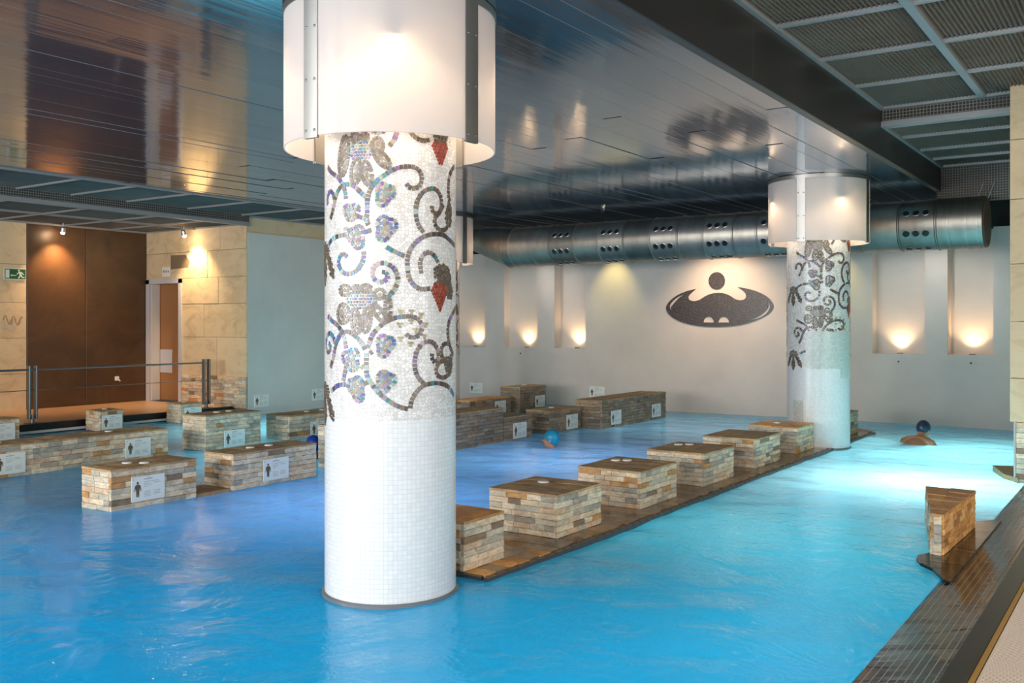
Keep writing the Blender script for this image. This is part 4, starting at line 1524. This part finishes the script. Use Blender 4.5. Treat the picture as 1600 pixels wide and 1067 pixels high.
G3 = 'stone blocks in the middle left row'
stone_block(-10.32, -9.9, 3.9, 7.13, 0.0, 0.345, 'very long low stone block running out of the left edge', buttons=((0.45, 0.36), (0.55, 0.40), (0.5, 0.80)), top=SLATE_TOP, group=G3, seed=40, course=0.05)
stone_block(-10.34, -9.88, 7.66, 8.54, 0.0, 0.45, 'square tall stone block in front of the stone-clad corner', buttons=((0.5, 0.4), (0.5, 0.62)), group=G3, seed=41, course=0.05)
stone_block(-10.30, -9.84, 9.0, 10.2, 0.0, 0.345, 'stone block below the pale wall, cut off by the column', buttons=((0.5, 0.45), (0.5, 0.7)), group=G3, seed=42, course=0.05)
stone_block(-10.02, -9.58, 12.75, 13.95, 0.0, 0.305, 'low stone block with orange top behind the tall brown block', mat=STONE_BROWN, top=SLATE_ORANGE, group=G3, seed=43)
stone_block(-9.98, -9.55, 14.2, 15.07, 0.0, 0.455, 'small tall brown stone block in front of the niches', mat=STONE_BROWN, buttons=((0.5, 0.5), (0.45, 0.6)), group=G3, seed=44)
G4 = 'small stone blocks along the alcove deck'
stone_block(-13.34, -12.97, 6.45, 6.98, 0.0, 0.31, 'small stone block at the left edge before the railing', group=G4, seed=50)
stone_block(-13.34, -12.97, 8.18, 8.56, 0.0, 0.31, 'small stone block almost covered by its white sign below the railing', buttons=((0.5, 0.5),), group=G4, seed=51)
stone_block(-13.34, -12.97, 9.58, 9.98, 0.0, 0.32, 'small stone block beside the end post of the railing', buttons=((0.5, 0.5),), group=G4, seed=52)

# wedge shaped block on the right ledge
wt = thing('wedge_block', 'ochre wedge-shaped stone block on the dark tiled ledge at right', 'stone block', (-1.35, 7.5, 0.0))
A_, B_, C_, D_ = (-1.315, 6.98), (-1.235, 6.98), (-1.205, 8.12), (-1.58, 8.16)
m = MB()
ins = [(-1.30, 7.02), (-1.262, 7.02), (-1.232, 8.09), (-1.55, 8.12)]
m.add([(p[0], p[1], -0.3) for p in ins] + [(p[0], p[1], 0.285) for p in ins], [(0, 3, 2, 1), (4, 5, 6, 7), (0, 1, 5, 4), (1, 2, 6, 5), (2, 3, 7, 6), (3, 0, 4, 7)])
m.build('core', CORE, wt)
rw = random.Random(9)
courses(wt, (-1.30, 7.0), (-1.25, 7.0), -0.02, 0.29, STONE, 0.02, 0.06, 0.2, 0.3, rnd=rw)
courses(wt, (-1.262, 7.0), (-1.232, 8.10), -0.02, 0.29, STONE_ORANGE, 0.025, 0.044, 0.09, 0.2, rnd=rw)
courses(wt, (-1.55, 8.12), (-1.30, 7.0), -0.02, 0.29, STONE, 0.025, 0.055, 0.12, 0.28, rnd=rw)
for k in range(6):
    f0, f1 = k / 6, (k + 1) / 6
    def lerp(p, q, t):
        return (p[0] + (q[0] - p[0]) * t, p[1] + (q[1] - p[1]) * t)
    a, b_, c, d_ = lerp(A_, D_, f0), lerp(B_, C_, f0), lerp(B_, C_, f1 - 0.012), lerp(A_, D_, f1 - 0.012)
    segn = 1 if k < 2 else 2
    for q in range(segn):
        u0, u1 = q / segn, (q + 1) / segn - (0.01 if q < segn - 1 else 0)
        q0, q1, q2, q3 = lerp(a, b_, u0), lerp(a, b_, u1), lerp(d_, c, u1), lerp(d_, c, u0)
        zt = 0.304 + rw.uniform(-0.003, 0.003)
        m = MB()
        m.add([(*p, 0.28) for p in (q0, q1, q2, q3)] + [(*p, zt) for p in (q0, q1, q2, q3)], [(0, 3, 2, 1), (4, 5, 6, 7), (0, 1, 5, 4), (1, 2, 6, 5), (2, 3, 7, 6), (3, 0, 4, 7)])
        m.build('top_stone', SLATE_ORANGE, wt)

# ------------------------------------------------------------------ right pool edge: tiled wet slope, kerb, ochre strip, grating
def sl(x):      # height of the tiled slope
    return -0.042 + (x + 1.30) * (0.075 + 0.055) / (1.30 - 0.785)


edge = struct(MB().add([(-1.155, -2, sl(-1.155) - 0.0004), (-0.785, -2, sl(-0.785) - 0.0004), (-0.785, 11, sl(-0.785) - 0.0004), (-1.155, 11, sl(-1.155) - 0.0004),
                        (-1.155, -2, -0.10), (-0.785, -2, -0.10), (-0.785, 11, -0.10), (-1.155, 11, -0.10)],
                       [(0, 1, 2, 3), (7, 6, 5, 4), (0, 4, 5, 1), (1, 5, 6, 2), (2, 6, 7, 3), (3, 7, 4, 0)]).build('floor_edge', GROUT), 'wet dark tiled slope along the right pool edge')
PITCH = 0.0385
x = -1.155
while x < -0.79:
    for (a, b_) in ((-2, 4), (4, 8), (8, 11)):
        m = MB()
        xa, xb = x + 0.0022, min(x + PITCH - 0.0022, -0.786)
        m.add([(xa, a, sl(xa)), (xb, a, sl(xb)), (xb, b_, sl(xb)), (xa, b_, sl(xa)), (xa, a, sl(xa) - 0.006), (xb, a, sl(xb) - 0.006), (xb, b_, sl(xb) - 0.006), (xa, b_, sl(xa) - 0.006)],
              [(0, 1, 2, 3), (7, 6, 5, 4), (0, 4, 5, 1), (1, 5, 6, 2), (2, 6, 7, 3), (3, 7, 4, 0)])
        m.build('tile_strip', TILE_DARK, edge)
    x += PITCH
MB().add([(-0.818, 5.5, sl(-0.818) + 0.001), (-0.812, 5.5, sl(-0.812) + 0.001), (-0.812, 8.6, sl(-0.812) + 0.001), (-0.818, 8.6, sl(-0.818) + 0.001)], [(0, 1, 2, 3)]).build('orange_joint', YELLOW, edge)
kerb = struct(MB().cbox(-0.785, -0.68, -2, 11, -0.3, 0.10, 0.004).build('trim_7', KERB), 'dark kerb strip beside the tiled slope')
MB().cbox(-0.68, -0.655, -2, 11, 0.02, 0.102, 0.003).build('ochre_strip', YELLOW, kerb)
m = MB()
y = 2.0
while y < 6.6:
    m.box(-0.65, -0.20, y, y + 0.0085, 0.088, 0.104)
    y += 0.0165
m.box(-0.65, -0.64, 2.0, 6.6, 0.088, 0.103)
m.box(-0.505, -0.495, 2.0, 6.6, 0.086, 0.10)
g = m.build('overflow_grating', GRATE)
MB().box(-0.65, -0.20, 2.0, 6.6, 0.0852, 0.0872).build('rib_gap_shade', KERB, g)  # dark sheet stands in for shade between the grating ribs
tag(g, 'beige ribbed overflow grating at the lower right corner', 'grating', kind='stuff')
# rounded tiled foot that carries the wedge block
m = MB()
pts = [(-1.08, 6.30), (-1.13, 6.36), (-1.24, 6.60), (-1.33, 6.70), (-1.375, 6.80), (-1.385, 6.92), (-1.34, 7.02), (-1.28, 7.2), (-1.28, 8.3), (-1.13, 8.5), (-1.08, 8.5)]
n = len(pts)
m.add([(p[0], p[1], 0.024) for p in pts] + [(p[0], p[1], -0.5) for p in pts], [tuple(range(n))[::-1]] + [(i, (i + 1) % n, n + (i + 1) % n, n + i) for i in range(n)])
m.build('block_foot', TILE_DARK, edge)

# ------------------------------------------------------------------ signs with pictogram and text lines
SW, SH = 0.33, 0.215
sm = MB().cbox(-0.004, 0.004, -SW / 2, SW / 2, -SH / 2, SH / 2, 0.0015)
SM_PLATE = sm.mesh('plate', SIGNW)
fm = MB()
X0, X1 = 0.004, 0.0052


def rect(m, y0, y1, z0, z1):
    m.box(X0, X1, y0, y1, z0, z1)


def poly_x(m, pts):
    k = len(pts)
    m.add([(X1, p[0], p[1]) for p in pts] + [(X0, p[0], p[1]) for p in pts], [tuple(range(k))] + [(i, k + i, k + (i + 1) % k, (i + 1) % k) for i in range(k)])


cy = -0.105
poly_x(fm, [(cy + 0.011 * math.cos(t_ * PI / 5), 0.052 + 0.012 * math.sin(t_ * PI / 5)) for t_ in range(10)])
poly_x(fm, [(cy - 0.027, 0.028), (cy - 0.016, -0.012), (cy - 0.013, -0.068), (cy - 0.002, -0.068), (cy, -0.02), (cy + 0.002, -0.068), (cy + 0.013, -0.068), (cy + 0.016, -0.012), (cy + 0.027, 0.028), (cy + 0.012, 0.038), (cy - 0.012, 0.038)])
poly_x(fm, [(cy - 0.027, 0.028), (cy - 0.034, -0.018), (cy - 0.027, -0.02), (cy - 0.019, 0.02)])
poly_x(fm, [(cy + 0.027, 0.028), (cy + 0.019, 0.02), (cy + 0.027, -0.02), (cy + 0.034, -0.018)])
SM_FIG = fm.mesh('pictogram', PRINT)
tm_ = MB()
rect(tm_, -0.045, 0.04, 0.075, 0.084)
for (z, a, b_) in ((0.055, -0.045, 0.10), (0.040, -0.045, 0.02), (0.026, -0.045, 0.035), (0.040, 0.05, 0.12), (0.012, -0.045, 0.0), (-0.03, -0.045, 0.02), (-0.045, -0.045, 0.025), (-0.058, -0.045, 0.02), (-0.07, -0.045, 0.025),
                   (-0.03, 0.05, 0.12), (-0.045, 0.05, 0.115), (-0.058, 0.05, 0.12)):
    rect(tm_, a, b_, z - 0.002, z + 0.002)
rect(tm_, -0.150, -0.141, 0.078, 0.090)
SM_TXT = tm_.mesh('printed_text', PRINTG)
SM_SCREW = MB().lathe([(0, 0.003), (0.004, 0.003), (0.004, 0)], 8).mesh('screw', STEEL)


def sign(label, x, y, z, facing='x', s=1.0, tilt=0.0):
    t = thing('info_sign', label, 'sign', (x, y, z), 'white instruction signs with a figure')
    rz = 0 if facing == 'x' else R(-90)
    for nme, me in (('plate', SM_PLATE), ('pictogram', SM_FIG), ('printed_text', SM_TXT)):
        o = place(nme, me, (x, y, z), (0, 0, rz), (1, s, s), t)
    for dy in (-0.005,):
        q = Vector((0.004, 0, SH / 2 * s - 0.012)); q.rotate(Matrix.Rotation(rz, 3, 'Z'))
        place('screw', SM_SCREW, Vector((x, y, z)) + q, (0, R(90), rz), (1, 1, 1), t)
    return t


sx = 0.012
sign('white sign on the nearest stone block at left', -7.33 + sx, 5.07, 0.168)
sign('white sign on the long block between nearest left block and column', -7.33 + sx, 6.52, 0.150)
sign('white sign on the tall square block before the stone-clad corner', -9.88 + sx, 8.10, 0.125)
sign('white sign on the block below the pale wall beside the column', -9.84 + sx, 9.55, 0.12)
sign('white sign near the right end of the very long low block', -9.90 + sx, 6.72, 0.150)
sign('white sign on the very long low block at the left picture edge', -9.90 + sx, 5.22, 0.145)
sign('pale green sign on the small block at the left edge', -12.97 + sx, 6.74, 0.13, s=1.05)
sign('pale green sign on the small block below the railing', -12.97 + sx, 8.37, 0.13)
sign('pale green sign on the small block beside the railing end post', -12.97 + sx, 9.80, 0.14)
sign('white sign on the low brown block left of the swimmer', -7.33 + sx, 10.88, 0.13)
sign('white sign on the brown block behind the light blue cap', -7.33 + sx, 12.28, 0.13)
sign('left white sign on the longest brown block', -7.0 + sx, 13.05, 0.15)
sign('right white sign on the longest brown block', -7.0 + sx, 14.46, 0.15)
sign('white sign on the low block with the orange top', -9.58 + sx, 13.62, 0.14)
sign('white sign on the small tall block before the niches', -9.55 + sx, 14.85, 0.16)
sign('white sign on the pale wall nearest to the stone corner', XL + 0.006, 11.38, 0.235)
sign('white sign on the pale wall close to the nearest column', XL + 0.006, 12.75, 0.26)
sign('white sign on the far wall below the hidden niche', -11.86, YB - 0.006, 0.25, 'y')
sign('white sign on the far wall above the longest brown block', -8.98, YB - 0.006, 0.28, 'y')

# exit sign on the sandstone
ex = thing('exit_sign', 'green emergency exit sign with white running figure and arrow', 'sign', (XA + 0.012, 8.53, 2.43))
MB().cbox(XA + 0.002, XA + 0.014, 8.34, 8.72, 2.335, 2.525, 0.003).build('border_plate', EXITW, ex)
MB().box(XA + 0.014, XA + 0.016, 8.352, 8.708, 2.347, 2.513).build('green_field', GREEN, ex)
X0, X1 = XA + 0.016, XA + 0.018
m = MB(); rect(m, 8.365, 8.43, 2.36, 2.50); m.build('door_symbol', EXITW, ex)
m = MB(); poly_x(m, [(8.445, 2.405), (8.475, 2.425), (8.475, 2.412), (8.545, 2.412), (8.545, 2.398), (8.475, 2.398), (8.475, 2.386)]); m.build('arrow', EXITW, ex)
m = MB()
poly_x(m, [(8.590 + 0.017 * math.cos(t_ * PI / 5), 2.487 + 0.015 * math.sin(t_ * PI / 5)) for t_ in range(10)])
poly_x(m, [(8.585, 2.462), (8.615, 2.472), (8.655, 2.455), (8.675, 2.425), (8.664, 2.417), (8.645, 2.442), (8.630, 2.447), (8.640, 2.412), (8.655, 2.385), (8.690, 2.382), (8.690, 2.368), (8.645, 2.366), (8.622, 2.398), (8.606, 2.372), (8.590, 2.355), (8.572, 2.362), (8.590, 2.385), (8.600, 2.412), (8.598, 2.440), (8.575, 2.436), (8.560, 2.418), (8.549, 2.424), (8.566, 2.450)])
m.build('running_figure', EXITW, ex)

# small white plate above the doorway
dp = thing('door_plate', 'small white plate with four dark marks above the doorway', 'sign', (-15.38, YD - 0.01, 2.56))
MB().cbox(-15.50, -15.26, YD - 0.016, YD - 0.006, 2.47, 2.65, 0.002).build('plate', WHITEP, dp)
m = MB()
for i, xx in enumerate((-15.465, -15.42, -15.37, -15.32)):
    m.box(xx, xx + 0.022, YD - 0.0175, YD - 0.016, 2.545, 2.585)
m.build('printed_marks', PRINT, dp)

# thin cable drawn on the sandstone
m = MB()  # raised tube for a wavy line drawn on the wall
m.tube([(XA + 0.012, 8.33 + 0.32 * i / 24, 1.66 + 0.075 * math.sin(i * 0.62) - 0.001 * i) for i in range(25)], 0.006, 6)
tag(m.build('wall_squiggle', plain('squiggle_brown', (0.30, 0.20, 0.13), 0.5), smooth=True), 'thin wavy cable on the sandstone below the exit sign', 'squiggle')
wo = thing('wall_outlet', 'small white fitting low on the brown panel', 'fitting', (XA + 0.01, 10.42, 0.58))
MB().cbox(XA + 0.001, XA + 0.03, 10.38, 10.46, 0.54, 0.62, 0.006).build('housing', WHITEP, wo)
m = MB(); m.tube([(XA + 0.03, 10.42, 0.58), (XA + 0.06, 10.43, 0.56), (XA + 0.07, 10.45, 0.53)], 0.012, 8); m.build('spout', WHITEP, wo, True)

# ------------------------------------------------------------------ railing of the alcove
rl = thing('railing', 'steel railing with flat twin posts and thin rails along the alcove deck', 'railing', (-13.68, 8.0, 0.13))
for yy in (4.4, 7.55, 10.62):
    for d_ in (-0.05, 0.05):
        MB().cbox(-13.72, -13.64, yy + d_ - 0.012, yy + d_ + 0.012, 0.20, 0.98, 0.002).build('post_bar', STEEL_DARK, rl)
    m = MB(); m.lathe([(0.03, 0.14), (0.03, 0.26)], 12, (-13.68, yy), cap=True); m.build('post_foot', STEEL_DARK, rl, True)
    MB().cbox(-13.75, -13.61, yy - 0.09, yy + 0.09, 0.13, 0.145, 0.003).build('foot_plate', STEEL_DARK, rl)
for (z, r) in ((0.92, 0.016), (0.62, 0.006)):
    m = MB(); m.tube([(-13.68, 3.0, z), (-13.68, 7.0, z), (-13.68, 10.66, z)], r, 8)
    m.build('rail', STEEL, rl, True)

# ------------------------------------------------------------------ lamps: alcove spots, niche uplights, wall spots, added washers
def ell(m, c, r, rot=None, n=14):
    vs, fs = [], []
    M = rot or Matrix.Identity(3)
    for j in range(1, n):
        th = PI * j / n
        for i in range(2 * n):
            ph = PI * i / n
            vs.append(Vector(c) + M @ Vector((r[0] * math.sin(th) * math.cos(ph), r[1] * math.sin(th) * math.sin(ph), r[2] * math.cos(th))))
    vs.append(Vector(c) + M @ Vector((0, 0, r[2]))); vs.append(Vector(c) - M @ Vector((0, 0, r[2])))
    k = 2 * n
    for j in range(n - 2):
        for i in range(k):
            fs.append((j * k + i, (j + 1) * k + i, (j + 1) * k + (i + 1) % k, j * k + (i + 1) % k))
    T, B = len(vs) - 2, len(vs) - 1
    for i in range(k):
        fs.append((T, i, (i + 1) % k))
        fs.append((B, (n - 2) * k + (i + 1) % k, (n - 2) * k + i))
    m.add(vs, fs)


def spot_fixture(label, p, aim, energy, color, ang=75, stem=0.12):
    p = Vector(p)
    d_ = (Vector(aim) - p).normalized()
    t = thing('spotlight', label, 'spotlight', p)
    end = p + Vector((0, 0, stem)) if stem < 0.2 else Vector((p.x, DY + 0.33, DZc + 0.1))
    m = MB(); m.tube([end, p], 0.012, 8); m.build('stem', ALU, t, True)
    m = MB(); m.tube([p - d_ * 0.05, p - d_ * 0.03, p + d_ * 0.05], 0.045, 14, taper=[0.5, 0.9, 1.0]); h = m.build('housing', ALU, t, True)
    m = MB(); ell(m, p + d_ * 0.052, (0.033, 0.033, 0.033), n=10); m.build('lens', BULB_SPOT if stem < 0.2 else BULB_NICHE, t, 'all')
    light('spot_beam', 'SPOT', p + d_ * 0.095, energy, color, 0.03, target=aim, angle=ang, blend=0.9)


spot_fixture('small ceiling spotlight in front of the brown panels', (-15.72, 9.22, 3.22), (-15.98, 9.25, 2.2), 170, (1.0, 0.58, 0.25), 100)
spot_fixture('small ceiling spotlight beside the doorway on sandstone', (-14.5, YD - 0.28, 3.22), (-14.45, YD, 2.2), 170, (1.0, 0.68, 0.34), 100)
spot_fixture('spotlight behind the duct aimed at the wall emblem', (-6.4, 14.85, 3.05), (-6.4, YB, 1.5), 140, (1.0, 0.66, 0.40), 110, 0.47)
spot_fixture('spotlight with yellow beam behind the left part of the duct', (-8.55, 15.45, 3.2), (-8.6, YB, 2.0), 45, (1.0, 0.78, 0.25), 70, 0.32)
spot_fixture('spotlight with yellow beam behind the far column', (-4.55, 15.45, 3.2), (-4.5, YB, 2.0), 40, (1.0, 0.82, 0.3), 70, 0.32)
spot_fixture('unseen spotlight added behind the duct to brighten the wall right of the far column', (-2.9, 14.9, 3.0), (-2.9, YB, 1.3), 38, (1.0, 0.9, 0.8), 130, 0.4)  # this washer and the next are added to lift the far wall
spot_fixture('unseen spotlight added behind the left end of the duct to brighten the left niches', (-10.2, 14.9, 3.0), (-10.2, YB, 1.3), 28, (1.0, 0.9, 0.8), 130, 0.4)
NL = ['behind the nearest column', 'second from the left', 'beside the emblem, third from the left', 'just right of the far column', 'rightmost of all']
for (n_, lb) in zip(NICHES, NL):
    cx_ = (n_[0] + n_[1]) / 2 + (0.08 if n_[0] < -5 else 0)
    p = Vector((cx_, YB + n_[2] * 0.55, 1.11))
    t = thing('niche_uplight', 'small round uplight in the wall niche ' + lb, 'light', p, 'niche uplights')
    m = MB(); m.lathe([(0.045, 1.11), (0.05, 1.125), (0.04, 1.13), (0.036, 1.122)], 16, (p.x, p.y)); m.build('bezel', STEEL, t, True)
    m = MB(); m.lathe([(0.0, 1.128), (0.03, 1.126), (0.038, 1.12)], 16, (p.x, p.y)); m.build('glass', BULB_NICHE, t, True)
    light('niche_beam', 'SPOT', (p.x, p.y, 1.15), 24, (1.0, 0.62, 0.32), 0.03, target=(p.x, YB + n_[2] + 0.02, 2.3), angle=115, blend=0.9)
SOCK = MB().lathe([(0, 0.006), (0.014, 0.006), (0.016, 0)], 10).mesh('wall_sensor', BLACK)
for (xx, lb) in ((-10.75, 'second niche from the left'), (-3.5, 'niche beside the far column'), (-2.45, 'rightmost niche')):
    o = place('wall_sensor', SOCK, (xx, YB, 0.99), (R(90), 0, 0))
    tag(o, 'tiny dark sensor on the wall below the ' + lb, 'sensor', 'wall sensors')

# ------------------------------------------------------------------ swimmers
def limb(m, pts, rad):
    for a, b_, ra, rb in zip(pts, pts[1:], rad, rad[1:]):
        a, b_ = Vector(a), Vector(b_)
        st = 7
        for q in range(st + 1):
            t = q / st
            r = ra + (rb - ra) * t
            ell(m, a.lerp(b_, t), (r, r, r), n=7)


def person(label, head, yaw, pitch, lean, skin, cap_mat, cap_name='swim_cap', arms='side'):
    """bather built around the head centre; local +x is forward. lean tips the trunk forward."""
    H_ = Vector(head)
    m = MB()
    Ry = Matrix.Rotation(R(pitch), 3, 'Y')
    def hp(x_, y_, z_):
        return Ry @ Vector((x_, y_, z_))
    # head
    ell(m, hp(-0.008, 0, 0.02), (0.098, 0.078, 0.098), Ry)
    ell(m, hp(0.028, 0, -0.055), (0.062, 0.058, 0.068), Ry)
    ell(m, hp(0.050, 0, -0.102), (0.026, 0.030, 0.020), Ry, 8)
    ell(m, hp(0.078, 0, 0.012), (0.022, 0.052, 0.014), Ry, 8)
    limb(m, [hp(0.088, 0, 0.005), hp(0.110, 0, -0.038)], [0.010, 0.014])
    ell(m, hp(0.098, 0.014, -0.042), (0.011, 0.010, 0.008), Ry, 6); ell(m, hp(0.098, -0.014, -0.042), (0.011, 0.010, 0.008), Ry, 6)
    for s in (-1, 1):
        ell(m, hp(-0.008, 0.080 * s, -0.018), (0.018, 0.010, 0.032), Ry, 8)
        ell(m, hp(0.070, 0.034 * s, -0.035), (0.022, 0.022, 0.018), Ry, 8)
    ell(m, hp(0.088, 0, -0.068), (0.012, 0.024, 0.006), Ry, 6)
    # neck, trunk, limbs along the lean
    Rl = Matrix.Rotation(R(lean), 3, 'Y')
    nb = hp(-0.015, 0, -0.085)
    def tp(x_, y_, z_):
        return nb + Rl @ Vector((x_, y_, z_))
    limb(m, [hp(-0.01, 0, -0.05), tp(-0.01, 0, -0.06), tp(-0.015, 0, -0.10)], [0.058, 0.055, 0.065])
    limb(m, [tp(-0.02, -0.13, -0.14), tp(-0.015, 0, -0.11), tp(-0.02, 0.13, -0.14)], [0.065, 0.072, 0.065])
    ell(m, tp(0.0, 0, -0.24), (0.105, 0.165, 0.16), Rl)
    ell(m, tp(0.0, 0, -0.42), (0.09, 0.14, 0.15), Rl)
    ell(m, tp(-0.005, 0, -0.58), (0.10, 0.155, 0.12), Rl)
    for s in (-1, 1):
        sh = tp(-0.01, 0.175 * s, -0.15)
        if arms == 'front':
            el_, wr = tp(0.22, 0.30 * s, -0.25), tp(0.44, 0.20 * s, -0.16)
        else:
            el_, wr = tp(0.03, 0.32 * s, -0.36), tp(0.20, 0.36 * s, -0.50)
        limb(m, [sh, el_, wr], [0.056, 0.042, 0.029])
        d_ = (wr - el_).normalized()
        sd = Vector((0, 0, 1)).cross(d_).normalized()
        ell(m, wr + d_ * 0.055, (0.045, 0.040, 0.022), n=8)
        for q, (off, ln) in enumerate(((-0.030, 0.072), (-0.010, 0.084), (0.010, 0.078), (0.029, 0.062))):
            b0 = wr + d_ * 0.08 + sd * off
            limb(m, [b0, b0 + d_ * ln * 0.5, b0 + d_ * ln - Vector((0, 0, 0.012))], [0.0095, 0.009, 0.0078])
        b0 = wr + d_ * 0.03 - sd * 0.035 * s
        limb(m, [b0, b0 + d_ * 0.035 - sd * 0.028 * s, b0 + d_ * 0.06 - sd * 0.035 * s], [0.013, 0.011, 0.009])
        hip, kn, an = tp(-0.01, 0.085 * s, -0.64), tp(0.04, 0.10 * s, -1.02), tp(-0.12, 0.10 * s, -1.38)
        limb(m, [hip, kn, an], [0.088, 0.058, 0.040])
        limb(m, [an, an + Rl @ Vector((0.14, 0, -0.05))], [0.038, 0.026])
    Rz = Matrix.Rotation(R(yaw), 3, 'Z')
    m.v = [tuple(H_ + Rz @ Vector(v_)) for v_ in m.v]
    tmp = bpy.data.objects.new('tmp', m.mesh('tmp', skin))
    COL.objects.link(tmp)
    rm = tmp.modifiers.new('r', 'REMESH'); rm.mode = 'VOXEL'; rm.voxel_size = 0.008; rm.use_smooth_shade = True
    sm_ = tmp.modifiers.new('s', 'SMOOTH'); sm_.iterations = 4; sm_.factor = 0.5
    bpy.context.view_layer.update()
    me = bpy.data.meshes.new_from_object(tmp.evaluated_get(bpy.context.evaluated_depsgraph_get()))
    bpy.data.objects.remove(tmp)
    me.name = 'body'
    me.materials.clear(); me.materials.append(skin)
    me.transform(Matrix.Translation(-H_))
    body = bpy.data.objects.new('person', me)
    COL.objects.link(body)
    body.location = H_
    tag(body, label, 'person')
    # cap: shell over the skull, cut along the brow-to-nape plane
    c = MB()
    n_ = 22
    prof = []
    vs, fs = [], []
    for j in range(n_ + 1):
        th = R(118) * j / n_
        for i in range(36):
            ph = 2 * PI * i / 36
            p = Vector((0.107 * math.sin(th) * math.cos(ph), 0.087 * math.sin(th) * math.sin(ph), 0.108 * math.cos(th)))
            p.rotate(Matrix.Rotation(R(-30), 3, 'Y'))
            p.z += 0.0015 * math.sin(7 * ph + 3 * th)
            vs.append(Rz @ (Ry @ (p + Vector((-0.010, 0, 0.02)))))
    for j in range(n_):
        for i in range(36):
            fs.append((j * 36 + i, (j + 1) * 36 + i, (j + 1) * 36 + (i + 1) % 36, j * 36 + (i + 1) % 36))
    c.add(vs, fs)
    cm = c.mesh(cap_name, cap_mat, 'all')
    co = bpy.data.objects.new(cap_name, cm); link(co, body)
    # eyes and lips
    for s in (-1, 1):
        e = MB(); ell(e, Rz @ hp(0.090, 0.031 * s, -0.006), (0.007, 0.011, 0.006), Rz @ Ry, 8)
        link(bpy.data.objects.new('eye', e.mesh('eye', EYEW, 'all')), body)
    e = MB(); ell(e, Rz @ hp(0.097, 0, -0.070), (0.008, 0.022, 0.005), Rz @ Ry, 8)
    link(bpy.data.objects.new('lips', e.mesh('lips', LIPS, 'all')), body)
    return body


CAP_A = plain('light_blue_cap', (0.012, 0.30, 0.48), 0.4)
CAP_B = plain('navy_cap', (0.012, 0.030, 0.075), 0.35)
CAP_C = plain('royal_blue_cap', (0.012, 0.05, 0.34), 0.35)
person('swimmer in a light blue cap, head just above the water', (-6.53, 10.43, 0.105), 196, -8, 0, SKIN, CAP_A)
person('swimmer in a navy cap, leaning forward with shoulders out of water', (-2.66, 13.60, 0.18), 78, 30, 50, SKIN_B, CAP_B, arms='front')
person('swimmer in a royal blue cap, mostly hidden behind a stone block', (-8.33, 7.99, 0.15), 160, 4, 0, SKIN, CAP_C)
